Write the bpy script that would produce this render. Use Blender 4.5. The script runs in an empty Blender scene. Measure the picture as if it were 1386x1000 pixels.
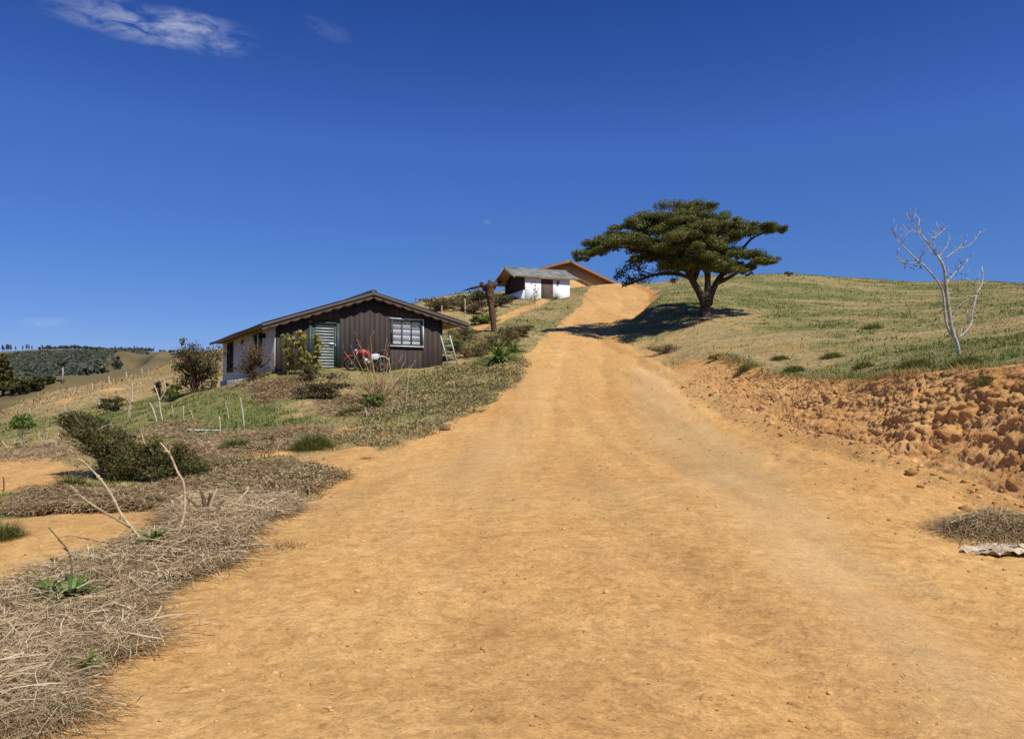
import bpy, math, random
import numpy as np
from mathutils import Vector, Matrix
random.seed(11); rng = np.random.default_rng(7)
SC = bpy.context.scene; COL = SC.collection
# ------------------------------------------------------------------ camera numbers
F, CX, CY = 1047.0, 693.0, 500.0
PIT = math.atan(40/1047); EYE = 1.6
SUN_AZ, SUN_EL = math.radians(50), math.radians(57)      # azimuth measured from +X towards -Y
SUND = (math.cos(SUN_EL)*math.cos(SUN_AZ), -math.cos(SUN_EL)*math.sin(SUN_AZ), math.sin(SUN_EL))

def ray(u, v):
    a, b = (u-CX)/F, (CY-v)/F
    y = math.cos(PIT)-b*math.sin(PIT); z = math.sin(PIT)+b*math.cos(PIT)
    return a/y, z/y
def P(u, v, Y):
    a, z = ray(u, v)
    return (a*Y, Y, EYE+z*Y)

# ------------------------------------------------------------------ numpy noise
def _h(ix, iy, iz, s):
    h = (ix*374761393 + iy*668265263 + iz*2147483647 + s*1442695041) & 0xffffffff
    h = ((h ^ (h >> 13))*1274126177) & 0xffffffff
    return ((h ^ (h >> 16)) & 0xffff)/65535.0
def vn2(x, y, s=0):
    xi = np.floor(x).astype(np.int64); yi = np.floor(y).astype(np.int64)
    fx = x-xi; fy = y-yi; fx = fx*fx*(3-2*fx); fy = fy*fy*(3-2*fy); z = np.int64(0)
    a = _h(xi, yi, z, s); b = _h(xi+1, yi, z, s); c = _h(xi, yi+1, z, s); d = _h(xi+1, yi+1, z, s)
    return (a*(1-fx)+b*fx)*(1-fy)+(c*(1-fx)+d*fx)*fy
def fbm(x, y, s=0, o=4, g=.5):
    r = 0; a = 1.; t = 0
    for k in range(o):
        c, q = math.cos(k*.9), math.sin(k*.9)
        r = r + a*(vn2((x*c-y*q)*2**k, (x*q+y*c)*2**k, s+k)*2-1); t += a; a *= g
    return r/t
def vn3(x, y, z, s=0):
    xi = np.floor(x).astype(np.int64); yi = np.floor(y).astype(np.int64); zi = np.floor(z).astype(np.int64)
    fx, fy, fz = x-xi, y-yi, z-zi
    fx = fx*fx*(3-2*fx); fy = fy*fy*(3-2*fy); fz = fz*fz*(3-2*fz)
    def L(k): 
        return ((_h(xi, yi, zi+k, s)*(1-fx)+_h(xi+1, yi, zi+k, s)*fx)*(1-fy) +
                (_h(xi, yi+1, zi+k, s)*(1-fx)+_h(xi+1, yi+1, zi+k, s)*fx)*fy)
    return L(0)*(1-fz)+L(1)*fz
def ss(a, b, x):
    t = np.clip((x-a)/(b-a), 0, 1); return t*t*(3-2*t)

# ------------------------------------------------------------------ terrain: control points -> thin plate
def pw(x, y):
    r = np.sqrt(x*x+y*y)+1e-9; w = np.log(1+r/6)/r
    return x*w, y*w
class TPS:
    def __init__(s, pts, lam=1e-4):
        p = np.array(pts, float); X, Y = pw(p[:, 0], p[:, 1]); n = len(p)
        s.X, s.Y = X, Y
        K = s.k((X[:, None]-X)**2+(Y[:, None]-Y)**2)+lam*np.eye(n)
        Q = np.c_[np.ones(n), X, Y]
        A = np.block([[K, Q], [Q.T, np.zeros((3, 3))]])
        s.c = np.linalg.solve(A, np.r_[p[:, 2], 0, 0, 0])
    @staticmethod
    def k(r2): return .5*r2*np.log(r2+1e-12)
    def __call__(s, x, y):
        X, Y = pw(x, y); out = np.empty(X.shape); n = len(s.X)
        for i in range(0, len(X), 40000):
            a, b = X[i:i+40000], Y[i:i+40000]
            out[i:i+40000] = s.k((a[:, None]-s.X)**2+(b[:, None]-s.Y)**2) @ s.c[:n]+s.c[n]+s.c[n+1]*a+s.c[n+2]*b
        return out
far = [(0,-8,-.3),(-6,-6,-.4),(0,-60,-5),(-60,-60,-14),(60,-60,6),(-40,0,-5),(-120,0,-20),(-300,-100,-40),(0,-400,-20),(400,-300,10),(300,100,-10),
       (-900,0,20),(900,300,-30),(0,-1500,60),(1500,-500,60),(1500,1000,10),(600,1800,-60),(0,1800,-60),(0,500,-20),(120,200,4),(60,150,12),(20,130,15.5),
       (-20,120,11),(-60,160,2),(-20,300,-12),(-300,2200,20),(-2000,800,60)]
road = [P(*q) for q in [(693,1000,3.4),(200,930,4.3),(1300,930,4.3),(693,865,5),(385,700,8.9),(800,700,8.7),(1100,700,8.7),(520,605,17),(700,612,16.3),(850,600,17.6),
       (640,545,24),(800,540,25),(700,495,32),(790,490,33),(745,450,43),(800,450,44),(785,415,58),(840,415,60),(795,395,72),(840,395,75),(820,385.5,84),
       (1386,685,9.6),(1200,605,13),(1050,565,18.5),(950,518,25.5),(885,485,33),(835,462,40),(880,412,60),(880,396,75),(850,384,86)]]
road += [(9, 98, 15.2), (0,0,0), (3,0,0), (6,2,.05), (-2,1,.02), (5.5,5,.08)]
leftp = [P(*q) for q in [(0,1000,3.4),(0,800,6.2),(100,700,10),(0,720,9),(240,660,13.5),(100,652,14.5),(0,668,13),(370,505,31),(440,500,31.6),(598,494,34.5),
       (450,532,28),(560,520,30),(400,562,24),(430,600,18.6),(500,600,17.6),(300,600,19),(200,602,21),(330,562,26),(215,550,32),(60,612,23),(0,625,19.5),(0,602,30),
       (178,545,38),(265,530,36),(60,545,58),(100,537,60),(0,565,55),(200,508,62),(245,488,65),(75,532,135),(0,545,130),(150,515,140),
       (20,530,160),(52,520,172),(121,510.6,165),(173,505,165),(144,500,300),(182,485,330),(234,479,340),(290,476,360),(30,520,420),(100,520,430),
       (0,476,900),(50,473.5,900),(100,473,900),(180,475,900),(230,478,880),(-200,480,900),(-300,520,500),(182,493,400),(100,523,300),(60,525,340),(122,513,300),(100,524,350),(240,490,260),(240,480,310),(200,485,310),(200,489,270),(220,482,320),(170,492,320),(234,489,400),(150,508,400),(300,486,400),(240,488,500),(200,492,500),(0,580,90),(100,562,90),(200,540,90),(240,525,90),(300,505,90),(0,562,115),(100,548,112),(200,528,112),(144,513,220),(200,506,220),(0,530,220),(100,521,220),(60,525,270),(150,507,260),(200,491,290),(280,482,300),(280,495,220),(240,512,150),(-100,560,130),(-100,545,200),(-100,530,300),(0,503,600),(60,499,600),(120,496,600),(190,488,600),(240,484,600),(320,484,600),(0,488,750),(100,485,750),(200,481,750),(300,480,900),(450,480,900),(-200,500,650),(0,482,1150),(150,481,1150),(300,484,1150),(-200,484,1150),(0,492,1700),(250,492,1700),
       (600,403,62),(640,398,64),(690,392,80),(520,422,63),(450,440,63),(350,470,64),(640,470,38),(620,440,48),(690,425,55),(665,448,42),(705,404,73),(770,402,74),(683,410,72),
       (560,455,46),(650,420,57)]]
leftp += [(-4,0,-.05),(-9,2,-.4),(-14,10,-1.2),(-14,41,1.9),(-20,30,-.2),(-30,25,-3),(-45,60,-6),(-90,90,-16),(-70,120,-10),(-9,110,9),(-20,75,5.),(-40,90,-3),(-60,230,-8),(-150,300,-12)]
righ = [P(*q) for q in [(1386,505,10.9),(1200,520,14.2),(1050,523,19.5),(950,490,27),(890,470,35),(850,450,42),(955,427,43),(1297,480,17.5),(1100,452,32),(1250,420,42),
       (900,410,50),(890,396,68),(900,385,86),(940,379,98),(1040,378.5,96),(1200,382,86),(1386,383,76),(1386,440,26),(1386,386,92),(1386,392,110),(1300,383,80),(1300,388,96),(1200,388,105),(1000,400,60),(1180,405,58)]]
righ += [(7.4,0,1.9),(7.6,5,1.95),(12,5,2.8),(20,8,4.6),(30,5,6.5),(60,10,11),(90,60,12.5),(60,105,13),(20,-10,3.5),(30,115,15),(80,90,12)]
TR = TPS(road+leftp+far); TU = TPS(righ+far+[(11,90,15.2),(9,98,15.6)])
FY = np.array([-60,0,5,9.6,13,18.5,25.5,33,40,46,52,60,75,85,100,130.]); FX = np.array([8,7.3,6.7,6.35,6.3,6.31,6.26,6.05,5.5,6.2,8.3,10.6,13.3,12.6,11.5,8.])
LY = np.array([-60,0,3.4,5,8.9,12,17,21,24,28,32,43,58,72,85,100,130.]); LX = np.array([-3,-2.3,-2.25,-2.4,-2.8,-2.9,-2.8,-1.87,-1.21,-.55,.21,2.1,5.1,7,8.7,8,4.])
BW = lambda y: np.interp(y, [0,9.6,13,20,26,31,38,42,60,90], [1.7,1.65,1.4,1.1,1.1,1.9,2.3,1.3,1.2,2.5])
def worley3(x, y, z, s=0):
    xi = np.floor(x).astype(np.int64); yi = np.floor(y).astype(np.int64); zi = np.floor(z).astype(np.int64); f1 = np.full(x.shape, 9.); f2 = np.full(x.shape, 9.)
    for a in (-1, 0, 1):
        for b in (-1, 0, 1):
            for c in (-1, 0, 1):
                X, Y, Z = xi+a, yi+b, zi+c
                d = (X+_h(X, Y, Z, s)-x)**2+(Y+_h(X, Y, Z, s+7)-y)**2+(Z+_h(X, Y, Z, s+13)-z)**2
                f2 = np.minimum(f2, np.maximum(f1, d)); f1 = np.minimum(f1, d)
    return np.sqrt(f1), np.sqrt(f2)
def foot(y): return np.interp(y, FY, FX)+.22*fbm(y*.55, y*0+3.3, 40, 3)*np.clip(y/10, .3, 1)
def ledge(y): return np.interp(y, LY, LX)
def H(x, y):
    x = np.atleast_1d(np.asarray(x, float)); y = np.atleast_1d(np.asarray(y, float))
    r = np.sqrt(x*x+y*y)
    zr, zu = TR(x, y), TU(x, y)
    f = foot(y); t = np.clip((x-f-.06)/BW(y), 0, 1); t = t*t*(3-2*t)*.35+t*.65
    t = np.where((y > 100) | (y < -50), ss(-6, 6, x-f), t)
    z = zr*(1-t)+zu*t
    rd = ss(-.5, .3, x-ledge(y))*(1-ss(-.3, .1, x-f))*(y < 115)
    k = 1+np.clip(r-20, 0, 2000)*.02
    z = z+(1-rd)*(.09*k*fbm(x/(3.2*k), y/(3.2*k), 3, 4)*np.clip(r/6, 0, 1)+.018*fbm(x*2.2, y*2.2, 9, 3)+(x < f)*np.clip((r-7)/8, 0, 1)*.11*fbm(x*.9, y*.9, 19, 3)*(r < 90))
    rut = lambda c, w: np.exp(-((x-c)/w)**2)
    cw = np.interp(y, [0,5,9,17.5,25,33,44,60,85], [2.6,2.35,2.1,1.75,2.2,3.,4.5,7.8,10.5])+.25*fbm(y*.25, y*0+1.7, 55, 2)
    z = z-rd*(rut(cw+.85, .26)+.8*rut(cw-.85, .26))*(.045+.03*fbm(y*.6, y*0+5, 57, 3))*np.clip(r/4, 0, 1)
    z = z-rd*.10*np.exp(-((x-f+.75+.35*fbm(y*.5, y*0+9., 58, 3))/.28)**2)*ss(6, 12, y)*(1-ss(40, 50, y))
    rl = 1-ss(0, .09, np.abs(fbm(x*.9+.5*y*.25, y*.35, 59, 4)))
    z = z-rd*.035*rl*ss(-4, -1.2, x-f)*(y > 6)*(y < 45)
    z = z+rd*(.04*fbm(x*.7, y*.45, 5, 4)+.007*fbm(x*3.5, y*3.5, 15, 3))*np.clip(r/2.5, 0, 1)
    return z
def H1(x, y): return float(H([x], [y])[0])
_Y = np.geomspace(2.6, 1200, 900)
def G(u, v, y0=2.6):
    a, z = ray(u, v); h = H(a*_Y, _Y)-(EYE+z*_Y); h[_Y < y0] = -1
    i = np.argmax(h > 0)
    if h[i] <= 0: return (a*60, 60., H1(a*60, 60.))
    t = h[i-1]/(h[i-1]-h[i]) if i and _Y[i-1] >= y0 else 1
    Yv = _Y[i-1]+(_Y[i]-_Y[i-1])*t; return (a*Yv, Yv, H1(a*Yv, Yv))

# ------------------------------------------------------------------ ground zones (polygons on the ground, metres)
def wpoly(px): return np.array([G(u, v)[:2] for u, v in px])
def sdist(poly, x, y):
    d2 = np.full(x.shape, 1e18); ins = np.zeros(x.shape, bool)
    for i in range(len(poly)):
        ax, ay = poly[i]; bx, by = poly[(i+1) % len(poly)]
        ex, ey = bx-ax, by-ay; t = np.clip(((x-ax)*ex+(y-ay)*ey)/(ex*ex+ey*ey+1e-9), 0, 1)
        d2 = np.minimum(d2, (x-ax-t*ex)**2+(y-ay-t*ey)**2)
        c = (ay > y) != (by > y)
        ins ^= c & (x < ex*(y-ay)/(ey if abs(ey) > 1e-9 else 1e-9)+ax)
    return np.where(ins, 1, -1)*np.sqrt(d2)
Z_MULCH = wpoly([(-220,1000),(40,1000),(92,930),(222,800),(308,765),(326,735),(388,690),(388,664),(270,668),(240,690),(228,715),(180,742),(95,775),(60,800),(-100,830)])
Z_WEED = wpoly([(15,695),(60,668),(240,658),(255,640),(300,630),(380,630),(452,650),(405,672),(265,672),(200,690),(60,697)])
Z_COVER = wpoly([(470,606),(530,606),(575,588),(655,545),(700,512),(712,492),(690,483),(600,497),(555,508),(535,530),(500,565),(455,598)])
Z_DIRT = [wpoly(q) for q in [
    [(330,634),(400,618),(520,604),(560,604),(470,655),(440,652),(380,631)],
    [(-60,706),(60,697),(200,690),(240,688),(225,712),(180,740),(90,775),(60,800),(-60,825)],
    [(-60,628),(55,618),(122,640),(128,655),(60,667),(-60,672)],
    [(636,447),(650,437),(700,418),(735,404),(745,407),(700,428),(655,448)],
    [(68,553),(80,540),(97,537),(92,545)],[(128,530),(150,524),(166,526),(150,530)],
    [(440,588),(500,566),(520,570),(470,592)],[(330,615),(430,604),(400,616),(340,622)]]]
Z_THATCH = [wpoly(q) for q in [[(232,604),(262,592),(300,588),(380,582),(440,580),(430,596),(380,606),(330,614),(300,626),(240,624)],[(200,583),(240,572),(268,578),(240,592),(205,592)],[(0,615),(60,603),(120,612),(60,622),(0,626)],[(440,545),(480,535),(540,548),(500,562),(450,560)],[(330,520),(390,512),(420,530),(360,545)]]]
Z_SAND = wpoly([(870,478),(930,440),(1020,432),(1110,462),(1160,488),(1040,505),(950,505)])
Z_HALO = wpoly([(930,436),(965,425),(1040,424),(1020,436),(960,440)])
Z_LGREEN = wpoly([(130,560),(240,540),(380,545),(440,560),(400,590),(280,612),(150,600)])
Z_TRACK = wpoly([(850,492),(895,500),(1000,600),(1130,700),(1386,930),(1386,1000),(1290,1000),(1060,770),(930,640),(870,560)])
Z_TRACK2 = wpoly([(720,500),(760,500),(740,560),(640,680),(560,640),(690,560)])
def zones(x, y):
    n1 = fbm(x*1.3, y*1.3, 21, 4); n2 = fbm(x*.35, y*.35, 22, 4); n3 = fbm(x*.12, y*.12, 23, 3); r = np.sqrt(x*x+y*y)
    f = foot(y); L = ledge(y)
    road = ss(-.12, .12, x-L+.5*n1)*(1-ss(-.05, .1, x-f-.02))*(y < 118)*(y > -60)
    bank = ss(-.05, .08, x-f)*(1-ss(.6, .9, (x-f)/BW(y)+.3*n1))*(1-ss(27, 33, y+2*n1))
    bank = np.maximum(bank, ss(-.05, .1, x-f)*(1-ss(.3, .8, (x-f)/BW(y)+.5*n1))*ss(50, 56, y)*(1-ss(90, 96, y)))
    dirt = np.maximum(road, bank); low = .55*ss(-.1, .2, x-f)*(1-ss(.1, .9, (x-f)/BW(y)+.9*n1))*(ss(23, 28, y)*(1-ss(41, 45, y))); dirt = np.maximum(dirt, low)
    fr = (r < 90) & (y > 1)
    def z(poly, w, amp):
        o = np.full(x.shape, -9.); o[fr] = sdist(poly, x[fr], y[fr]); return ss(-w, w, o+amp*n1)
    for p in Z_DIRT: dirt = np.maximum(dirt, z(p, .15, .35))
    thatch = np.zeros_like(x)
    for p in Z_THATCH: thatch = np.maximum(thatch, z(p, .3, .7))
    mulch = z(Z_MULCH, .12, .22); weed = z(Z_WEED, .15, .35); cover = z(Z_COVER, .2, .7)
    dirt = dirt*(1-mulch)*(1-weed)*(1-cover*(x < L+.8))
    right = x > f
    sand = np.maximum(z(Z_SAND, 1.5, 2.), z(Z_HALO, .7, .8))
    dirt = np.where(right, np.maximum(dirt, sand*.5*ss(-.3, .45, n1+.6*n2)), dirt)
    green = .53+.6*n2+.35*n1+.25*n3
    green = np.where(right, green+.12*ss(20, 60, r)+.22*(1-ss(16, 30, r))-.35*sand, green-.08+.4*z(Z_LGREEN, 1., 1.5)-.9*thatch)
    dry = ss(44, 54, r)*(~right)*(x < -9)*(r < 105)
    green = green-dry*.9
    farm = ss(95, 110, r)
    hill = ss(250, 300, r)
    green = green*(1-farm)+farm*(.22+.25*n3)
    green = np.where(r > 250, .12+.1*n3, green)
    track = np.maximum(z(Z_TRACK, .35, .3), .6*z(Z_TRACK2, .4, .4))
    return dict(dirt=np.clip(dirt, 0, 1), green=np.clip(green, 0, 1), thatch=thatch, mulch=np.maximum(np.maximum(mulch, weed), thatch*.75), weed=weed, cover=cover, track=track, road=road, bank=bank, dry=dry, straw=mulch, field=np.maximum(farm, .7*dry*ss(-.4, .4, n2+.5*n1)), right=right.astype(float))

# ------------------------------------------------------------------ scene object helpers
def link(o, parent=None):
    COL.objects.link(o)
    if parent: o.parent = parent
    return o
def tag(o, label=None, cat=None, group=None, kind=None):
    if label: o['label'] = label
    if cat: o['category'] = cat
    if group: o['group'] = group
    if kind: o['kind'] = kind
    return o
def empty(name, loc, label, cat, group=None, rz=0):
    o = bpy.data.objects.new(name, None); o.location = loc; o.rotation_euler = (0, 0, rz); o.empty_display_size = .2
    return tag(link(o), label, cat, group)
def meshnp(name, V, loops, sizes, mat, parent=None, smooth=False, attrs=None):
    V = np.asarray(V, np.float32); loops = np.asarray(loops, np.int32); sizes = np.asarray(sizes, np.int32)
    me = bpy.data.meshes.new(name); me.vertices.add(len(V)); me.vertices.foreach_set('co', V.ravel())
    me.loops.add(len(loops)); me.loops.foreach_set('vertex_index', loops)
    me.polygons.add(len(sizes)); st = np.zeros(len(sizes), np.int32); st[1:] = np.cumsum(sizes)[:-1]
    me.polygons.foreach_set('loop_start', st)
    try: me.polygons.foreach_set('loop_total', sizes)
    except Exception: pass
    if smooth: me.polygons.foreach_set('use_smooth', np.ones(len(sizes), bool))
    for k, a in (attrs or {}).items():
        at = me.attributes.new(k, 'FLOAT', 'POINT'); at.data.foreach_set('value', np.asarray(a, np.float32))
    me.update(calc_edges=True); me.validate()
    if mat: me.materials.append(mat)
    return link(bpy.data.objects.new(name, me), parent)

class MB:
    """collects shapes and links them as ONE mesh object"""
    def __init__(s): s.v = []; s.f = []; s.t = []
    def add(s, vs, fs, tint=.5):
        o = len(s.v); s.v += [tuple(p) for p in vs]; s.f += [tuple(i+o for i in f) for f in fs]; s.t += [tint]*len(vs)
    def box(s, c, d, M=None, tint=.5):
        x, y, z = [k/2 for k in d]
        vs = [(c[0]+a*x, c[1]+b*y, c[2]+e*z) for a in (-1, 1) for b in (-1, 1) for e in (-1, 1)]
        if M: vs = [M @ Vector(p) for p in vs]
        s.add(vs, [(0,1,3,2),(4,6,7,5),(0,4,5,1),(2,3,7,6),(0,2,6,4),(1,5,7,3)], tint)
    def hexa(s, lo, hi, tint=.5):     # two quads of 4 points
        s.add(list(lo)+list(hi), [(3,2,1,0),(4,5,6,7),(0,1,5,4),(1,2,6,5),(2,3,7,6),(3,0,4,7)], tint)
    def prism(s, pts, off, tint=.5):  # polygon of 3-D points extruded by a vector
        n = len(pts); off = Vector(off); a = [Vector(p) for p in pts]; b = [p+off for p in a]
        s.add(a+b, [tuple(range(n))[::-1], tuple(range(n, 2*n))]+[(i, (i+1) % n, n+(i+1) % n, n+i) for i in range(n)], tint)
    def tube(s, pts, rad, n=6, cap=True, tint=.5, wob=0.):
        pts = [Vector(p) for p in pts]; m = len(pts)
        if not hasattr(rad, '__len__'): rad = [rad]*m
        d0 = (pts[1]-pts[0]).normalized(); a = d0.orthogonal().normalized(); vs = []
        for i, p in enumerate(pts):
            d = (pts[min(i+1, m-1)]-pts[max(i-1, 0)]).normalized()
            a = (a-d*a.dot(d)).normalized(); b = d.cross(a)
            for k in range(n):
                q = 2*math.pi*k/n; r = rad[i]*(1+wob*random.uniform(-1, 1))
                vs.append(p+a*math.cos(q)*r+b*math.sin(q)*r)
        fs = [(i*n+k, i*n+(k+1) % n, (i+1)*n+(k+1) % n, (i+1)*n+k) for i in range(m-1) for k in range(n)]
        if cap: fs += [tuple(range(n))[::-1], tuple((m-1)*n+k for k in range(n))]
        s.add(vs, fs, tint)
    def torus(s, c, ax, R, r, n=24, m=8):
        ax = Vector(ax).normalized(); a = ax.orthogonal().normalized(); b = ax.cross(a); vs = []
        for i in range(n):
            q = 2*math.pi*i/n; e = a*math.cos(q)+b*math.sin(q)
            for k in range(m):
                w = 2*math.pi*k/m; vs.append(Vector(c)+e*(R+r*math.cos(w))+ax*r*math.sin(w))
        s.add(vs, [(i*m+k, ((i+1) % n)*m+k, ((i+1) % n)*m+(k+1) % m, i*m+(k+1) % m) for i in range(n) for k in range(m)])
    def ell(s, c, r, n=12, m=8, M=None, amp=0., seed=0):
        vs = []; rr = random.Random(seed)
        for i in range(m+1):
            th = math.pi*i/m
            for k in range(n):
                ph = 2*math.pi*k/n; q = 1+amp*rr.uniform(-1, 1)
                p = Vector((r[0]*math.sin(th)*math.cos(ph)*q, r[1]*math.sin(th)*math.sin(ph)*q, r[2]*math.cos(th)*q))
                vs.append(Vector(c)+(M @ p if M else p))
        s.add(vs, [(i*n+k, (i+1)*n+k, (i+1)*n+(k+1) % n, i*n+(k+1) % n) for i in range(m) for k in range(n)])
    def build(s, name, mat, parent=None, smooth=False, bevel=0, M=None, merge=False):
        V = np.array([tuple(p) for p in s.v], np.float32)
        if M is not None: V = np.array([tuple(M @ Vector(p)) for p in s.v], np.float32)
        o = meshnp(name, V, [i for f in s.f for i in f], [len(f) for f in s.f], mat, parent, smooth, {'tint': s.t})
        if bevel:
            b = o.modifiers.new('bevel', 'BEVEL'); b.width = bevel; b.segments = 2; b.limit_method = 'ANGLE'
        return o
def smooth_path(pts, n=4):
    pts = [Vector(p) for p in pts]; out = []
    for i in range(len(pts)-1):
        p0, p1, p2, p3 = pts[max(i-1, 0)], pts[i], pts[i+1], pts[min(i+2, len(pts)-1)]
        for k in range(n):
            t = k/n
            out.append(.5*((2*p1)+(p2-p0)*t+(2*p0-5*p1+4*p2-p3)*t*t+(3*p1-p0-3*p2+p3)*t**3))
    return out+[pts[-1]]
def lerpr(a, b, n): return [a+(b-a)*i/(n-1) for i in range(n)]

# leaf / blade clouds ------------------------------------------------
def leaves_np(C, N, size, aspect=.5, fold=0., seed=0, tint=None):
    """C centres (n,3), N facing (n,3); each leaf a diamond of 4 verts"""
    g = np.random.default_rng(seed); n = len(C); size = np.broadcast_to(size, (n,))
    N = N/(np.linalg.norm(N, axis=1, keepdims=True)+1e-9)
    T = g.normal(size=(n, 3)); T -= N*(T*N).sum(1, keepdims=True); T /= np.linalg.norm(T, axis=1, keepdims=True)+1e-9
    B = np.cross(N, T); s = size[:, None]
    V = np.stack([C-T*s, C+B*s*aspect+N*s*fold, C+T*s, C-B*s*aspect+N*s*fold], 1).reshape(-1, 3)
    idx = np.arange(4*n); t = np.repeat(g.random(n) if tint is None else tint, 4)
    return V, idx, np.full(n, 4), t
def blades_np(base, hgt, wid, lean, az, tint, curl=.5):
    """2-segment blades: 5 verts"""
    n = len(base); d = np.c_[np.cos(az), np.sin(az), np.zeros(n)]; w = np.c_[-np.sin(az), np.cos(az), np.zeros(n)]
    up = np.array([0, 0, 1.]); h = hgt[:, None]; l = lean[:, None]; wd = wid[:, None]*.5
    mid = base+up*h*.55*np.sqrt(np.clip(1-l*l*.4, .1, 1))+d*h*l*.35
    tip = base+up*h*np.sqrt(np.clip(1-l*l, .02, 1))+d*h*l*1.0
    V = np.stack([base-w*wd, base+w*wd, mid+w*wd*.8, mid-w*wd*.8, tip], 1).reshape(-1, 3)
    o = (np.arange(n)*5)[:, None]
    lp = np.concatenate([o+np.array([0, 1, 2, 3]), o+np.array([3, 2, 4])], 1).ravel()
    sz = np.tile([4, 3], n)
    return V, lp, sz, np.repeat(tint, 5)
def strands_np(base, length, wid, az, arch, tint, seed=0, curve=.6):
    """lying straw: 4-segment ribbons following an arc"""
    g = np.random.default_rng(seed); n = len(base); k = 5; pts = []
    a = az.copy(); p = base.copy(); st = length/(k-1); cv = g.normal(size=n)*curve
    tilt = g.normal(size=n)*.16
    for i in range(k):
        q = p.copy(); q[:, 2] += arch*math.sin(math.pi*i/(k-1))+tilt*length*(i/(k-1)-.3)
        pts.append((q, np.c_[-np.sin(a), np.cos(a), g.normal(size=n)*.5]))
        p = p+np.c_[np.cos(a), np.sin(a), np.zeros(n)]*st[:, None]; a = a+cv/(k-1)
    V = np.stack([x for q, w in pts for x in (q-w*wid[:, None]*.5, q+w*wid[:, None]*.5)], 1).reshape(-1, 3)
    o = (np.arange(n)*2*k)[:, None]; f = np.array([[2*i, 2*i+1, 2*i+3, 2*i+2] for i in range(k-1)]).ravel()
    return V, (o+f).ravel(), np.full(n*(k-1), 4), np.repeat(tint, 2*k)
def cat(parts):
    V = []; L = []; S = []; T = []; o = 0
    for v, l, s, t in parts: V.append(v); L.append(np.asarray(l)+o); S.append(s); T.append(t); o += len(v)
    return np.concatenate(V), np.concatenate(L), np.concatenate(S), np.concatenate(T)
def build_np(name, p, mat, parent=None): return meshnp(name, p[0], p[1], p[2], mat, parent, False, {'tint': p[3]})

# ------------------------------------------------------------------ materials
def newmat(name):
    m = bpy.data.materials.new(name); m.use_nodes = True; nt = m.node_tree; nt.nodes.clear(); return m, nt
class N:
    def __init__(s, nt): s.nt = nt
    def n(s, t, **k):
        x = s.nt.nodes.new(t)
        for a, b in k.items():
            if a.startswith('i_'): x.inputs[a[2:].replace('_', ' ')].default_value = b
            else: setattr(x, a, b)
        return x
    def l(s, a, b): s.nt.links.new(a, b)
    def noise(s, vec, scale, detail=4, rough=.55, dist=0.):
        x = s.n('ShaderNodeTexNoise'); x.inputs['Scale'].default_value = scale; x.inputs['Detail'].default_value = detail
        x.inputs['Roughness'].default_value = rough; x.inputs['Distortion'].default_value = dist
        if vec: s.l(vec, x.inputs['Vector'])
        return x.outputs['Fac']
    def ramp(s, fac, stops, interp='LINEAR'):
        x = s.n('ShaderNodeValToRGB'); r = x.color_ramp; r.interpolation = interp
        while len(r.elements) < len(stops): r.elements.new(.5)
        for e, (p, c) in zip(r.elements, stops): e.position = p; e.color = (*c, 1) if len(c) == 3 else c
        s.l(fac, x.inputs['Fac']); return x.outputs['Color']
    def mix(s, fac, a, b, mode='MIX'):
        x = s.n('ShaderNodeMix', data_type='RGBA', blend_type=mode)
        for sock, val in ((x.inputs[0], fac), (x.inputs[6], a), (x.inputs[7], b)):
            if isinstance(val, (int, float)): sock.default_value = val
            elif isinstance(val, tuple): sock.default_value = (*val, 1)
            else: s.l(val, sock)
        return x.outputs[2]
    def math(s, op, a, b=0., c=0., clamp=False):
        x = s.n('ShaderNodeMath', operation=op, use_clamp=clamp)
        for i, val in enumerate((a, b, c)):
            if isinstance(val, (int, float)): x.inputs[i].default_value = val
            else: s.l(val, x.inputs[i])
        return x.outputs[0]
    def attr(s, name): return s.n('ShaderNodeAttribute', attribute_name=name).outputs['Fac']
    def pos(s): return s.n('ShaderNodeNewGeometry').outputs['Position']
    def obj(s): return s.n('ShaderNodeTexCoord').outputs['Object']
    def scale(s, vec, v):
        x = s.n('ShaderNodeMapping'); x.inputs['Scale'].default_value = v; s.l(vec, x.inputs['Vector']); return x.outputs['Vector']
    def bump(s, h, dist=.02, strength=1., normal=None):
        x = s.n('ShaderNodeBump'); x.inputs['Distance'].default_value = dist; x.inputs['Strength'].default_value = strength; s.l(h, x.inputs['Height'])
        if normal: s.l(normal, x.inputs['Normal'])
        return x.outputs['Normal']
    def out(s, col, rough=.85, normal=None, metal=0., spec=.3, trans=0., **k):
        b = s.n('ShaderNodeBsdfPrincipled'); b.inputs['Metallic'].default_value = metal
        b.inputs['Specular IOR Level'].default_value = spec
        if isinstance(rough, (int, float)): b.inputs['Roughness'].default_value = rough
        else: s.l(rough, b.inputs['Roughness'])
        if isinstance(col, tuple): b.inputs['Base Color'].default_value = (*col, 1)
        else: s.l(col, b.inputs['Base Color'])
        if normal: s.l(normal, b.inputs['Normal'])
        sh = b.outputs[0]
        if trans:
            t = s.n('ShaderNodeBsdfTranslucent'); m = s.n('ShaderNodeMixShader'); m.inputs[0].default_value = trans
            if isinstance(col, tuple): t.inputs[0].default_value = (*col, 1)
            else: s.l(col, t.inputs[0])
            s.l(sh, m.inputs[1]); s.l(t.outputs[0], m.inputs[2]); sh = m.outputs[0]
        o = s.n('ShaderNodeOutputMaterial'); s.l(sh, o.inputs[0])

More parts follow.
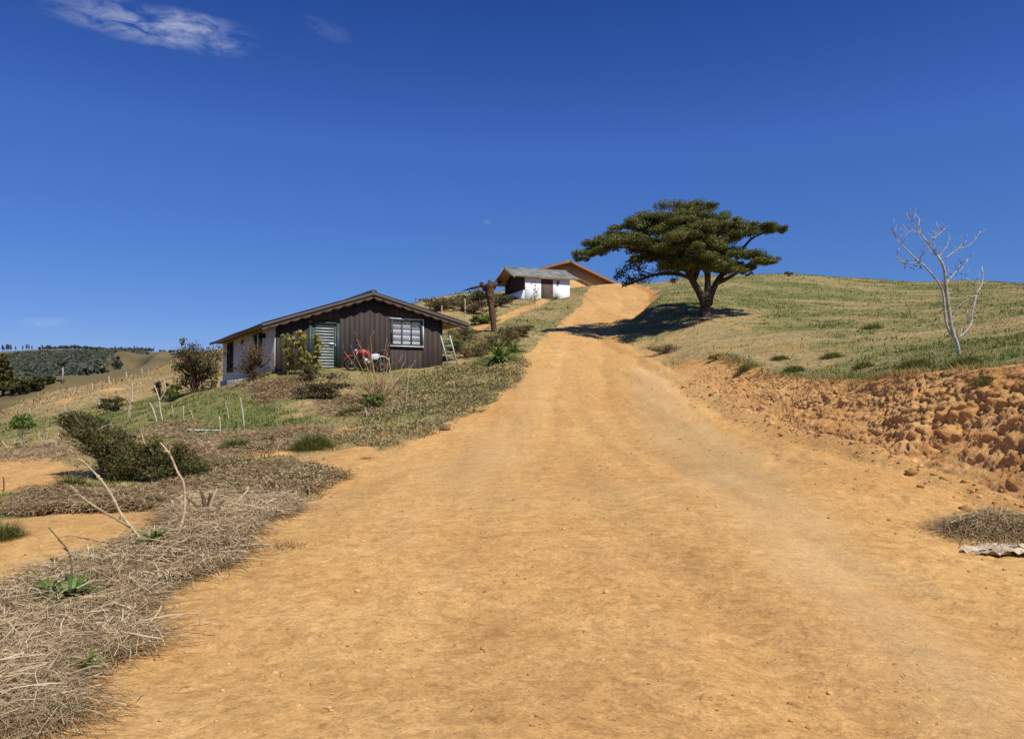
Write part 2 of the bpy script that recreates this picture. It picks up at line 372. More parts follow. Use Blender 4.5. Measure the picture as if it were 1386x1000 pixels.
def mat_leaf(name, stops, trans=.25, rough=.6, spec=.25, patch=.35, scale=.8):
    m, nt = newmat(name); k = N(nt)
    f = k.math('ADD', k.math('MULTIPLY', k.attr('tint'), 1-patch), k.math('MULTIPLY', k.noise(k.pos(), scale, 2), patch))
    k.out(k.ramp(f, stops), rough, spec=spec, trans=trans); return m
def mat_wood(name, c1, c2, grain=(8, 8, .8), rough=.75, bump=.004, tint=.5):
    m, nt = newmat(name); k = N(nt); v = k.scale(k.obj(), grain)
    n1 = k.noise(v, 3., 6, .6, .4); n2 = k.noise(k.obj(), 1.3, 3)
    f = k.math('ADD', k.math('MULTIPLY', n1, .55), k.math('MULTIPLY', k.attr('tint'), tint)); f = k.math('ADD', f, k.math('MULTIPLY', n2, .3)); f = k.math('SUBTRACT', f, .2)
    k.out(k.ramp(f, [(.1, c1), (.9, c2)]), rough, k.bump(n1, bump)); return m
def mat_plain(name, col, rough=.6, metal=0., var=.12, scale=3., spec=.4, bump=.002):
    m, nt = newmat(name); k = N(nt); n1 = k.noise(k.obj(), scale, 5, .6)
    a = tuple(c*(1-var) for c in col); b = tuple(min(1, c*(1+var)) for c in col)
    k.out(k.ramp(n1, [(.3, a), (.7, b)]), rough, k.bump(n1, bump), metal, spec); return m
# ================================================================== GROUND MESH
def mat_ground():
    m, nt = newmat('earth_and_turf'); k = N(nt); p = k.pos()
    dirt, green, mulch, track, bank, field, weed = [k.attr(a) for a in ('dirt', 'green', 'mulch', 'track', 'bank', 'field', 'weed')]
    n0 = k.noise(p, .22, 3); n1 = k.noise(p, 1.1, 6, .62, .4); n2 = k.noise(p, 7., 9, .74, .3); n3 = k.noise(p, 55., 5, .75); n4 = k.noise(k.scale(p, (1.6, .5, 1)), .9, 5, .6, .6)
    base = k.ramp(n1, [(.25, (.485, .278, .094)), (.5, (.57, .350, .127)), (.72, (.635, .412, .163))])
    red = k.mix(k.math('MULTIPLY', k.math('SUBTRACT', n0, .40, clamp=True), 3.0, clamp=True), base, (.545, .300, .105))
    c = k.mix(k.math('MULTIPLY', k.math('SUBTRACT', n4, .52, clamp=True), 2.2, clamp=True), red, (.49, .315, .135))
    c = k.mix(k.math('MULTIPLY', track, k.math('ADD', .10, k.math('MULTIPLY', n1, .75))), c, (.535, .365, .17))
    # fine grit and scuffs
    g = k.ramp(n2, [(.33, (.50, .43, .36)), (.43, (.84, .80, .76)), (.50, (1.0, 1.0, 1.0)), (.66, (1.22, 1.22, 1.2))]); bd = k.ramp(k.noise(k.scale(p, (1.25, .10, .3)), 1., 4, .6, .2), [(.3, (.86, .85, .84)), (.5, (1, 1, 1)), (.7, (1.09, 1.09, 1.09))]); c = k.mix(1., c, bd, 'MULTIPLY')
    c = k.mix(k.math('SUBTRACT', .52, k.math('MULTIPLY', track, .45)), c, g, 'MULTIPLY')
    g2 = k.ramp(n3, [(.33, (.45, .38, .31)), (.42, (.92, .90, .88)), (.58, (1.02, 1.02, 1.02)), (.68, (1.4, 1.38, 1.34))]); c = k.mix(.8, c, g2, 'MULTIPLY')
    vo = k.n('ShaderNodeTexVoronoi', feature='DISTANCE_TO_EDGE'); vo.inputs['Scale'].default_value = 1.7
    wv = k.n('ShaderNodeVectorMath', operation='ADD'); k.l(p, wv.inputs[0])
    sc = k.n('ShaderNodeVectorMath', operation='SCALE'); sc.inputs['Scale'].default_value = .55
    nz = k.n('ShaderNodeTexNoise'); nz.inputs['Scale'].default_value = 2.2; nz.inputs['Detail'].default_value = 5; k.l(p, nz.inputs['Vector'])
    k.l(nz.outputs['Color'], sc.inputs[0]); k.l(sc.outputs[0], wv.inputs[1]); k.l(wv.outputs[0], vo.inputs['Vector'])
    cr = k.math('MULTIPLY', k.math('SUBTRACT', 1, k.math('MULTIPLY', vo.outputs['Distance'], 45., clamp=True)), k.math('MULTIPLY', k.math('SUBTRACT', n1, .47, clamp=True), 5., clamp=True))
    c = k.mix(k.math('MULTIPLY', cr, .16), c, (.25, .115, .035))
    pb = k.n('ShaderNodeTexVoronoi'); pb.inputs['Scale'].default_value = 9.; pb.inputs['Randomness'].default_value = 1.; k.l(wv.outputs[0], pb.inputs['Vector'])
    peb = k.math('LESS_THAN', pb.outputs['Distance'], .11)
    pebm = k.math('MULTIPLY', peb, k.math('GREATER_THAN', n1, .5))
    c = k.mix(k.math('MULTIPLY', pebm, .6), c, (.33, .19, .085))
    # flaky, cracked clay: crisp cells of a few centimetres
    for scl, lo, hi in ((7., .90, 1.07), (19., .84, 1.11), (48., .80, 1.16)):
        v = k.n('ShaderNodeTexVoronoi'); v.inputs['Scale'].default_value = scl; k.l(wv.outputs[0], v.inputs['Vector']); sx = k.n('ShaderNodeSeparateColor'); k.l(v.outputs['Color'], sx.inputs[0])
        fl = k.ramp(sx.outputs[0], [(0., (lo, lo*.985, lo*.96)), (.35, (.985, .98, .975)), (.8, (1.02, 1.02, 1.02)), (1., (hi, hi, hi))])
        c = k.mix(k.math('SUBTRACT', .95, k.math('MULTIPLY', track, .4)), c, fl, 'MULTIPLY')
    ve = k.n('ShaderNodeTexVoronoi', feature='DISTANCE_TO_EDGE'); ve.inputs['Scale'].default_value = 5.5; k.l(wv.outputs[0], ve.inputs['Vector'])
    ck = k.math('MULTIPLY', k.math('SUBTRACT', 1, k.math('MULTIPLY', ve.outputs['Distance'], 26., clamp=True)), k.math('MULTIPLY', k.math('SUBTRACT', n0, .38, clamp=True), 4., clamp=True))
    c = k.mix(k.math('MULTIPLY', ck, .34), c, (.34, .18, .06))
    bk = k.ramp(n2, [(.3, (.30, .115, .032)), (.55, (.50, .23, .07)), (.75, (.60, .32, .11))]); c = k.mix(bank, c, bk)
    # turf
    q1 = k.noise(p, .9, 5, .65); q2 = k.noise(p, 5., 5, .7); q3 = k.noise(k.scale(p, (.25, .6, .4)), .5, 4, .6)
    dryc = k.ramp(q2, [(.28, (.17, .115, .05)), (.45, (.32, .225, .10)), (.6, (.43, .315, .145)), (.75, (.55, .43, .22))])
    grc = k.ramp(q2, [(.28, (.062, .074, .018)), (.5, (.135, .15, .042)), (.72, (.23, .235, .08))])
    f = k.math('ADD', green, k.math('ADD', k.math('MULTIPLY', k.math('SUBTRACT', q1, .5), 1.3), k.math('MULTIPLY', k.math('SUBTRACT', q3, .5), 1.5)), clamp=True)
    f = k.math('SMOOTH_MIN', f, 1., .1)
    t = k.mix(f, dryc, grc)
    fc = k.ramp(k.noise(k.scale(p, (.5, .5, .5)), .12, 6, .7), [(.3, (.10, .075, .034)), (.55, (.165, .122, .058)), (.75, (.23, .175, .088))])
    fc = k.mix(k.math('MULTIPLY', green, .8), fc, (.11, .12, .04)); t = k.mix(field, t, fc)
    mc = k.ramp(q2, [(.3, (.12, .08, .04)), (.7, (.30, .215, .115))]); t = k.mix(mulch, t, mc)
    d = k.math('ADD', dirt, k.math('MULTIPLY', k.math('SUBTRACT', n2, .5), .7)); d = k.math('MULTIPLY', k.math('SUBTRACT', d, .32), 2.8, clamp=True)
    col = k.mix(d, t, c)
    hb = k.math('ADD', k.math('MULTIPLY', n2, .6), k.math('MULTIPLY', n3, .22)); hb = k.math('SUBTRACT', hb, k.math('MULTIPLY', cr, .12)); hb = k.math('ADD', hb, k.math('MULTIPLY', pebm, .2))
    k.out(col, .95, k.bump(hb, .04, .55), spec=.12); return m
M_GROUND = mat_ground()

def polar_grid():
    th = np.concatenate([np.radians(np.arange(-40, 40.001, .13)), np.radians(np.arange(43, 318, 4.))])
    rr = np.geomspace(.5, 2400, 800); nt, nr = len(th), len(rr)
    R, T = np.meshgrid(rr, th, indexing='ij'); x = (R*np.sin(T)).ravel(); y = (R*np.cos(T)).ravel()
    z = H(x, y); Zn = zones(x, y)
    z = z+Zn['straw']*.02+Zn['weed']*.02+Zn['straw']*.03*fbm(x*3, y*3, 61, 3)
    # fine geometry for the road surface close by
    n = np.sqrt(x*x+y*y); near = (n < 45)
    fine = np.zeros_like(z); xs, ys = x[near], y[near]
    fine[near] = .006*fbm(xs*9, ys*9, 71, 3)+.006*np.abs(fbm(xs*2.6, ys*2.2, 72, 4))
    z = z+fine*Zn['dirt']
    tb = np.clip((x-foot(y))/(BW(y)+.1), 0, 1); z = z-.30*np.sin(np.pi*tb)**.7*(ss(4.5, 6.5, y)*(1-ss(28, 31, y)))*(x > foot(y))
    i = np.arange(nr-1)[:, None]; j = np.arange(nt)[None, :]; j2 = (j+1) % nt
    Q = np.stack([i*nt+j, i*nt+j2, (i+1)*nt+j2, (i+1)*nt+j], -1).reshape(-1, 4)[:, ::-1]
    return np.c_[x, y, z], Q, Zn
V, Q, Zn = polar_grid()
cen = Zn['road'][Q].mean(1); rad = np.sqrt((V[Q[:, 0], :2]**2).sum(1))
sel = {'dirt_road': (cen > .5) & (rad < 115), 'hills': rad >= 115}; sel['ground'] = ~(sel['dirt_road'] | sel['hills'])
for nm, s in sel.items():
    q = Q[s]; u, inv = np.unique(q, return_inverse=True)
    o = meshnp(nm, V[u], inv.ravel(), np.full(len(q), 4), M_GROUND, None, True, {a: Zn[a][u] for a in ('dirt', 'green', 'mulch', 'track', 'bank', 'field', 'weed')})
    tag(o, kind='structure')
# centre cap under the camera
m = MB(); m.add([V[i] for i in range(0, len(V)//800)], [tuple(range(0, len(V)//800))]); tag(m.build('ground', M_GROUND), kind='structure')

# ------------------------------------------------------------------ the cut earth bank: its own dense sheet
def bank():
    ns, nu = 760, 84
    yy = np.concatenate([np.linspace(5.5, 12, 200), np.linspace(12.05, 20, 280), np.linspace(20.05, 31, 280)])
    f = foot(yy); w = BW(yy)
    def edge(off, dz): 
        x = f+off; return np.c_[x, yy, H(x, yy)+dz]
    A = edge(-.18, -.06); B = edge(w+.12, .03); fd = .22*ss(26, 31, yy); A[:, 2] -= fd; B[:, 2] -= fd
    up = np.linspace(0, 1, nu); hz = (B-A)[:, 2]
    prof_x = np.interp(up, [0, .12, .3, .75, .93, 1], [0, .11, .30, .74, .92, 1.]); prof_z = np.interp(up, [0, .12, .3, .75, .93, 1], [0, .09, .30, .79, .975, 1.0])
    X = A[:, None, 0]+(B-A)[:, None, 0]*prof_x; Y = A[:, None, 1]+0*prof_x; Z = A[:, None, 2]+hz[:, None]*prof_z
    env = np.sin(np.pi*np.clip(up, 0, 1))**.5*np.clip(hz[:, None]/1.1, .12, 1.25)*(1-ss(25, 30.5, yy))[:, None]*ss(0, .10, up)*(1-ss(.93, 1, up))
    x, y, z = X.ravel(), Y.ravel(), Z.ravel()
    def rid(s, sx, sy, sz): return 1-np.abs(2*vn3(x*sx, y*sy, z*sz, s)-1)
    f1, f2 = worley3(x*4.2+.4*fbm(y*4, z*4, 91, 2), y*3.6+.4*fbm(z*4, y*4, 92, 2), z*4.2, 93); g1, g2 = worley3(x*11, y*10, z*11, 94)
    yk = y+.75*z; rb = 1-np.abs(2*vn3(yk*2.6+.5*x, z*.55, yk*0, 12)-1); rb2 = 1-np.abs(2*vn3(yk*6.5, z*1.5, x*1.2, 13)-1)
    d = .17*(vn3(x*1.3, y*.9, z*1.3, 1)-.5)+.16*(rb-.5)+.10*(rb2-.5)-.05*(1-ss(.0, .16, f2-f1))*ss(.45, .6, vn3(x*1.1, y*.8, z*1.4, 97))-.05*(f1-.5)-.022*(1-ss(0, .2, g2-g1))-.035*(g1-.5)+.06*(vn3(x*4.5, y*4, z*4.5, 98)-.5)+.045*(vn3(x*9.5, y*9, z*9.5, 99)-.5)+.035*(vn3(x*34, y*33, z*31, 5)-.5)
    led = np.floor((z*3.2+1.5*vn3(x*.8, y*.8, z*.2, 7))+.0); fr = (z*3.2+1.5*vn3(x*.8, y*.8, z*.2, 7))-led
    d = d+.07*(np.abs(fr-.5)-.25)
    d = d*.74*env.ravel()
    V = np.c_[x-d*.95, y-d*.15+.06*(vn3(x*5, y*5, z*5, 8)-.5)*env.ravel(), z+d*.35]
    i = np.arange(ns-1)[:, None]; j = np.arange(nu-1)[None]
    Q = np.stack([i*nu+j, (i+1)*nu+j, (i+1)*nu+j+1, i*nu+j+1], -1).reshape(-1, 4)
    m, nt = newmat('cut_red_earth'); k = N(nt); p = k.pos()
    n1 = k.noise(p, 1.4, 5, .6); n2 = k.noise(p, 9., 6, .7); n3 = k.noise(p, 45., 4, .7)
    c = k.ramp(n2, [(.28, (.50, .245, .078)), (.5, (.67, .375, .135)), (.72, (.78, .51, .215))])
    c = k.mix(k.math('MULTIPLY', k.math('SUBTRACT', n1, .42, clamp=True), 3.2, clamp=True), c, (.62, .305, .095))
    c = k.mix(.5, c, k.ramp(n3, [(.25, (.55, .5, .45)), (.5, (1, 1, 1)), (.8, (1.15, 1.15, 1.1))]), 'MULTIPLY')
    hb = k.math('ADD', n2, k.math('MULTIPLY', n3, .4))
    k.out(c, .95, k.bump(hb, .05, .8), spec=.1)
    o = meshnp('earth_bank', V, Q.ravel(), np.full(len(Q), 4), m, None, False); tag(o, kind='structure')
    return V.reshape(ns, nu, 3)
BANK = bank()

# ------------------------------------------------------------------ grass
GR = [(0., (.07, .085, .018)), (.35, (.135, .155, .032)), (.65, (.225, .235, .06)), (1., (.38, .36, .13))]
DR = [(0., (.17, .10, .035)), (.35, (.36, .24, .09)), (.7, (.55, .40, .18)), (1., (.74, .60, .34))]
M_GREEN = mat_leaf('green_grass', GR, .3, .55, .3, .35, .5); M_DRY = mat_leaf('dry_grass', DR, .3, .7, .2, .3, .5)
M_STRAW = mat_leaf('grey_straw', [(0., (.10, .062, .028)), (.3, (.30, .205, .10)), (.65, (.53, .405, .22)), (1., (.80, .68, .45))], .15, .7, .25, .3, 1.2)
def scatter():
    n = 1300000; th = np.radians(rng.uniform(-37, 37, n)); r = np.exp(rng.uniform(math.log(3.2), math.log(108), n))
    x = r*np.sin(th); y = r*np.cos(th); Z = zones(x, y)
    n1 = fbm(x*.9, y*.9, 31, 4); n2 = fbm(x*2.8, y*2.8, 32, 3); n4 = fbm(x*.16, y*.5, 35, 3)
    g = Z['green']+.55*n1+.25*n4
    p = (1-Z['dirt'])**1.5*(1-Z['mulch'])*(1-Z['cover']*.15)*(.28+.72*ss(-.35, .35, n2+.4*n1))
    isg = rng.random(n) < ss(.25, .8, g)
    p = p*np.where(isg, 1., .72)*(1-.6*Z['thatch'])
    keep = rng.random(n) < p*.62
    x, y, r, isg, g, n2 = x[keep], y[keep], r[keep], isg[keep], g[keep], n2[keep]
    dry = Z['dry'][keep]; right = Z['right'][keep] > .5; tall = ss(.15, .6, n2)
    z = H(x, y)-.012; m = len(x); b = np.c_[x, y, z]
    h = rng.gamma(4, .25, m)*np.where(isg, .065+.10*tall, .05+.07*tall)*(1+.9*dry)*np.where(right, .8, .9)
    h = np.clip(h, .02, .6)
    w = np.maximum(.006, r*.00095)*rng.uniform(.6, 1.4, m); lean = np.clip(.18+rng.beta(2, 2, m)*np.where(isg, .95, 1.15), 0, .98); az = rng.uniform(0, 2*math.pi, m)
    t = np.clip(rng.normal(.45, .2, m)+.02*dry, 0, 1)
    for nm, s, mt in (('green_grass', isg, M_GREEN), ('dry_grass', ~isg, M_DRY)):
        o = build_np(nm, blades_np(b[s], h[s], w[s], lean[s], az[s], t[s]), mt); tag(o, kind='stuff')
scatter()

def poly_points(poly, n, k=1.0, soft=0., seed=0):
    """random points in a ground polygon, denser near the camera (weight 1/r^k)"""
    g = np.random.default_rng(seed); lo, hi = poly.min(0)-soft, poly.max(0)+soft; out = []; tot = 0; rmin = 3.
    while tot < n:
        q = g.uniform(lo, hi, (n*2, 2)); r = np.sqrt((q**2).sum(1))
        a = g.random(len(q)) < np.clip((rmin/np.maximum(r, rmin)), 0, 1)**k
        q = q[a & (q[:, 1] > 2.2)]; s = sdist(poly, q[:, 0], q[:, 1])+(.25*fbm(q[:, 0]*1.6, q[:, 1]*1.6, 21, 4))
        q = q[s > -soft*g.random(len(q))]; out.append(q); tot += len(q)
    return np.concatenate(out)[:n]
def mulch():
    q = poly_points(Z_MULCH, 64000, 1.2, .12, 3); n = len(q); r = np.sqrt((q**2).sum(1)); lum = fbm(q[:, 0]*3, q[:, 1]*3, 61, 3); cl = fbm(q[:, 0]*5, q[:, 1]*5, 62, 3)
    top = rng.random(n); gate = rng.random(n) < ss(-.75, -.05, fbm(q[:, 0]*1.9, q[:, 1]*1.9, 66, 3)+.25*cl); q, top, r, lum, cl = q[gate], top[gate], r[gate], lum[gate], cl[gate]; n = len(q)
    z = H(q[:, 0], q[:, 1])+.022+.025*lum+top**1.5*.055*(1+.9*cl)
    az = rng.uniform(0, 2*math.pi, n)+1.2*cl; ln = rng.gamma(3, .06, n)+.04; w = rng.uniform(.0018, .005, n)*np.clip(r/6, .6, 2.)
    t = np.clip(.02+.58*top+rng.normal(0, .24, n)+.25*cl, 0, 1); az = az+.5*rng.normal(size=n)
    p1 = strands_np(np.c_[q, z], ln, w, az, rng.uniform(.0, .05, n), t, 5, .9)
    s = rng.random(n) < .09                                # a few stand up
    b = np.c_[q[s], z[s]-.02]; m = len(b)
    p2 = blades_np(b, rng.uniform(.05, .17, m), w[s]*1.0, rng.uniform(.5, .97, m), rng.uniform(0, 6.28, m), np.clip(t[s]+.1, 0, 1))
    # long thick stalks
    q = poly_points(Z_MULCH, 700, 1.0, .05, 8); n = len(q); z = H(q[:, 0], q[:, 1])+rng.uniform(.05, .12, n)
    p3 = strands_np(np.c_[q, z], rng.uniform(.2, .6, n), rng.uniform(.004, .008, n), rng.uniform(0, 6.28, n), rng.uniform(0, .05, n), rng.uniform(.45, 1, n), 9, .5)
    # stray straw on the dirt beside it
    q = poly_points(Z_MULCH, 1800, 1.0, .35, 18); n = len(q); z = H(q[:, 0], q[:, 1])+.012
    p4 = strands_np(np.c_[q, z], rng.uniform(.04, .16, n), rng.uniform(.003, .006, n), rng.uniform(0, 6.28, n), rng.uniform(0, .01, n), rng.uniform(.2, .8, n), 19, .5)
    tag(build_np('straw_mulch', cat([p1, p2, p3, p4]), M_STRAW), kind='stuff')
    q = poly_points(Z_WEED, 26000, .8, .25, 4); n = len(q); cl = fbm(q[:, 0]*2, q[:, 1]*2, 63, 3); z = H(q[:, 0], q[:, 1])+.03+rng.random(n)**1.5*.10*(1+cl)
    p1 = strands_np(np.c_[q, z], rng.uniform(.08, .3, n), rng.uniform(.006, .013, n), rng.uniform(0, 6.28, n), rng.uniform(0, .05, n), np.clip(rng.normal(.22, .18, n), 0, 1), 6, .9)
    tag(build_np('straw_mulch', p1, M_STRAW), kind='stuff')
mulch()
def thatch():
    out = []
    for i, poly in enumerate(Z_THATCH):
        q = poly_points(poly, (9000, 2500, 1500, 3500, 3000)[i], .5, .4, 40+i); n = len(q); r = np.sqrt((q**2).sum(1)); z = H(q[:, 0], q[:, 1])+.01+rng.random(n)**1.5*.06
        out.append(strands_np(np.c_[q, z], rng.uniform(.1, .4, n), rng.uniform(.006, .012, n)*np.clip(r/16, .8, 1.6), rng.uniform(0, 6.28, n), rng.uniform(0, .05, n), np.clip(rng.normal(.35, .22, n), 0, 1), 50+i, .8))
    tag(build_np('cut_dry_grass', cat(out), M_STRAW), kind='stuff')
thatch()
M_COVER = mat_leaf('creeping_weed', [(0., (.08, .07, .026)), (.3, (.20, .17, .06)), (.55, (.36, .29, .125)), (1., (.62, .50, .27))], .2, .6, .3, .35, 1.)
def cover():
    parts = []
    for poly, n, hh, sd in ((Z_COVER, 46000, .10, 11), (Z_WEED[[3, 4, 5, 6, 7, 8]], 14000, .12, 12)):
        q = poly_points(poly, n, .6, .35, sd); n = len(q); cl = fbm(q[:, 0]*1.7, q[:, 1]*1.7, 64, 4); g = np.random.default_rng(sd)
        keep = g.random(n) < .08+.92*ss(-.2, .3, cl+.35*fbm(q[:, 0]*5, q[:, 1]*5, 67, 3)); q, cl = q[keep], cl[keep]; n = len(q)
        z = H(q[:, 0], q[:, 1])+.015+g.random(n)*hh*(1+1.2*cl); r = np.sqrt((q**2).sum(1))
        nn = g.normal(size=(n, 3)); nn[:, 2] = np.abs(nn[:, 2])+.5
        parts.append(leaves_np(np.c_[q, z], nn, g.uniform(.018, .042, n)*np.clip(r/20, .8, 1.4), .55, 0, sd, np.clip(g.normal(.42, .2, n)+.15*cl, 0, 1)))
    tag(build_np('creeping_ground_cover', cat(parts), M_COVER), kind='stuff')
cover()
def clods():
    """loose grit and earth crumbs on the road"""
    g = np.random.default_rng(5); base = MB()
    n = 5200; th = np.radians(g.uniform(-36, 36, n)); r = np.exp(g.uniform(math.log(3.3), math.log(30), n)); x, y = r*np.sin(th), r*np.cos(th)
    Zq = zones(x, y); keep = (Zq['dirt'] > .8) & (fbm(x*1.2, y*1.2, 77, 3) > -.1); x, y, r = x[keep], y[keep], r[keep]; z = H(x, y)
    s = g.gamma(1.0, .0042, len(x))*np.clip(r/6, .8, 1.8); s = np.clip(s, .002, .024)
    b = np.concatenate([np.clip(g.normal(f-w*.05, .4, 60), f-1.1, f+.1)[:, None]*0+np.c_[f-g.gamma(1.3, .28, 60), np.full(60, yy)+g.uniform(-.4, .4, 60)] for yy in np.linspace(8, 26, 24) for f, w in [(float(foot(np.array([yy]))[0]), 1)]])
    bz = H(b[:, 0], b[:, 1]); bs = np.clip(g.gamma(1.2, .011, len(b)), .005, .075)
    x, y, z, s = np.r_[x, b[:, 0]], np.r_[y, b[:, 1]], np.r_[z, bz], np.r_[s, bs]
    ico = np.array([(0,0,-1),(.72,-.53,-.45),(-.28,-.85,-.45),(-.89,0,-.45),(-.28,.85,-.45),(.72,.53,-.45),(.28,-.85,.45),(-.72,-.53,.45),(-.72,.53,.45),(.28,.85,.45),(.89,0,.45),(0,0,1)])
    fc = np.array([(0,1,2),(1,0,5),(0,2,3),(0,3,4),(0,4,5),(1,5,10),(2,1,6),(3,2,7),(4,3,8),(5,4,9),(1,10,6),(2,6,7),(3,7,8),(4,8,9),(5,9,10),(6,10,11),(7,6,11),(8,7,11),(9,8,11),(10,9,11)])
    m = len(x); V = ico[None]*g.uniform(.6, 1.35, (m, 12, 1))*np.stack([s*g.uniform(.8, 1.5, m), s*g.uniform(.8, 1.3, m), s*g.uniform(.5, .9, m)], 1)[:, None]
    V = V+np.c_[x, y, z+s*.25][:, None]; fcs = (fc[None]+(np.arange(m)*12)[:, None, None]).ravel()
    mt, nt = newmat('earth_crumb'); k = N(nt); f = k.math('ADD', k.math('MULTIPLY', k.attr('tint'), .7), k.math('MULTIPLY', k.noise(k.pos(), 40), .3))
    k.out(k.ramp(f, [(.1, (.25, .13, .05)), (.5, (.50, .28, .10)), (.9, (.68, .46, .23))]), .95, spec=.1)
    o = meshnp('earth_crumbs', V.reshape(-1, 3), fcs, np.full(m*20, 3), mt, None, False, {'tint': np.repeat(g.random(m), 12)}); tag(o, kind='stuff')
clods()
def litter():
    """dark bits of stick and leaf on the road"""
    g = np.random.default_rng(15); n = 240; th = np.radians(g.uniform(-30, 36, n)); r = np.exp(g.uniform(math.log(3.6), math.log(40), n)); x, y = r*np.sin(th), r*np.cos(th)
    k = zones(x, y)['road'] > .9; x, y, r = x[k], y[k], r[k]; n = len(x)
    p = strands_np(np.c_[x, y, H(x, y)+.012], g.uniform(.02, .07, n)*np.clip(r/9, .8, 2), g.uniform(.003, .007, n)*np.clip(r/9, .8, 2), g.uniform(0, 6.28, n), g.uniform(0, .004, n), g.uniform(0, .35, n), 16, 1.)
    tag(build_np('twig_litter', p, M_STRAW), kind='stuff')
litter()
def bankroots():
    """dry roots and grass hanging over the lip of the bank"""
    g = np.random.default_rng(25); n = 5200; i = np.minimum((g.random(n)**.8*720).astype(int), 740); lip = BANK[i, 76]; p = lip+g.normal(size=(n, 3))*[.12, .05, .02]
    cl = fbm(p[:, 1]*1.3, p[:, 1]*0, 26, 3); keep = g.random(n) < ss(-.3, .4, cl)+.15; p, cl = p[keep], cl[keep]; n = len(p); t = np.clip(g.normal(.4, .22, n), 0, 1)
    pa = blades_np(p, g.uniform(.06, .24, n), g.uniform(.006, .012, n)*np.clip(p[:, 1]/12, .8, 2), g.uniform(.5, .98, n), g.normal(math.pi, 1.1, n), t)
    m = 500; j = g.integers(0, 640, m); u = g.integers(45, 78, m); q = BANK[j, u]+np.array([-.03, 0, .01])
    V = []; 
    pb = blades_np(q, -g.uniform(.08, .45, m), g.uniform(.004, .009, m), g.uniform(.1, .5, m), g.normal(math.pi, .6, m), np.clip(g.normal(.15, .15, m), 0, 1))
    tag(build_np('dry_grass', cat([pa, pb]), M_DRY), kind='stuff')
    n = 5200; i = np.minimum((g.random(n)**.8*700).astype(int), 740); p = BANK[i, 79]+g.normal(size=(n, 3))*[.16, .08, .02]+np.array([.12, 0, 0]); cl = fbm(p[:, 1]*1.1, p[:, 1]*0+3, 27, 3); p = p[g.random(n) < ss(-.25, .3, cl)]; n = len(p); p[:, 2] = np.maximum(p[:, 2], H(p[:, 0], p[:, 1])-.02)
    tag(build_np('green_grass', blades_np(p, g.uniform(.05, .2, n), np.maximum(.006, p[:, 1]*.0006), g.uniform(.4, .98, n), g.normal(math.pi, 1.4, n), np.clip(g.normal(.45, .2, n), 0, 1)), M_GREEN), kind='stuff')
bankroots()
# ================================================================== BUILDINGS
M_DARKWOOD = mat_wood('dark_stained_boards', (.036, .026, .021), (.105, .078, .062), (11, 11, .5), .75, .005, .10)
M_BARGE = mat_wood('weathered_brown_board', (.085, .062, .046), (.19, .15, .115), (1, 9, 9), .8, .004, .3)
M_SOFFIT = mat_wood('varnished_pine', (.36, .19, .06), (.56, .34, .13), (9, 1, 9), .6, .003, .4)
M_WHITE = mat_wood('whitewashed_boards', (.66, .61, .50), (.86, .80, .68), (7, 7, .6), .85, .002, .08)
M_LIMEW = mat_plain('limewashed_masonry', (.93, .92, .89), .9, 0, .05, 2.5, .1, .006)
M_BLACKROOF = mat_plain('black_corrugated_sheet', (.035, .037, .042), .6, 0, .35, 2.2, .4)
M_GREYROOF = mat_plain('grey_fibre_cement', (.20, .198, .185), .9, 0, .45, 1.4, .15, .004)
M_GREEN_PAINT = mat_plain('dark_green_paint', (.028, .055, .045), .5, 0, .3, 5, .4)
M_SLAT = mat_plain('pale_grey_green_slat', (.31, .335, .30), .6, 0, .3, 6, .3)
M_WPAINT = mat_plain('white_paint', (.78, .78, .76), .5, 0, .06, 5, .4)
M_CURTAIN_GLARE = mat_plain('white_cloth_and_glare', (.92, .92, .92), .9, 0, .03, 5, .1)  # cloth white raised to imitate sky reflected in the panes
M_BLACK = mat_plain('black_rubber', (.02, .02, .021), .7, 0, .3, 8, .3)
M_DARKVOID = mat_plain('dark_interior_board', (.018, .015, .013), .9, 0, .3, 3, .1)
M_STEEL = mat_plain('bare_steel', (.30, .29, .27), .5, .7, .4, 9)
M_RED = mat_plain('red_enamel', (.40, .03, .035), .45, 0, .3, 6, .4)
M_PLASTIC = mat_plain('white_plastic', (.80, .80, .82), .4, 0, .04, 4, .5)
M_GREYWOOD = mat_wood('grey_weathered_wood', (.30, .26, .21), (.62, .57, .49), (7, 7, 1.2), .85, .004, .5)
M_ALU = mat_plain('aluminium', (.52, .51, .48), .6, .1, .08, 6)
M_BROWNDOOR = mat_wood('brown_door_boards', (.07, .045, .03), (.16, .11, .08), (9, 9, .7), .7, .004, .4)
M_TIMBER = mat_wood('red_brown_timber', (.24, .11, .05), (.44, .23, .11), (1, 1, 8), .7, .004, .4)
M_TANWALL = mat_wood('tan_log_wall', (.58, .33, .11), (.74, .46, .18), (.6, .6, 6), .8, .006, .4)
M_PLASTER = mat_plain('grey_plinth_plaster', (.50, .48, .44), .95, 0, .2, 2, .1, .006)
def glassmat():
    m, nt = newmat('window_glass'); k = N(nt); g = k.n('ShaderNodeBsdfGlossy'); g.inputs['Roughness'].default_value = .04; t = k.n('ShaderNodeBsdfTransparent')
    x = k.n('ShaderNodeMixShader'); x.inputs[0].default_value = .16; k.l(t.outputs[0], x.inputs[1]); k.l(g.outputs[0], x.inputs[2]); o = k.n('ShaderNodeOutputMaterial'); k.l(x.outputs[0], o.inputs[0]); return m
M_GLASS = glassmat()

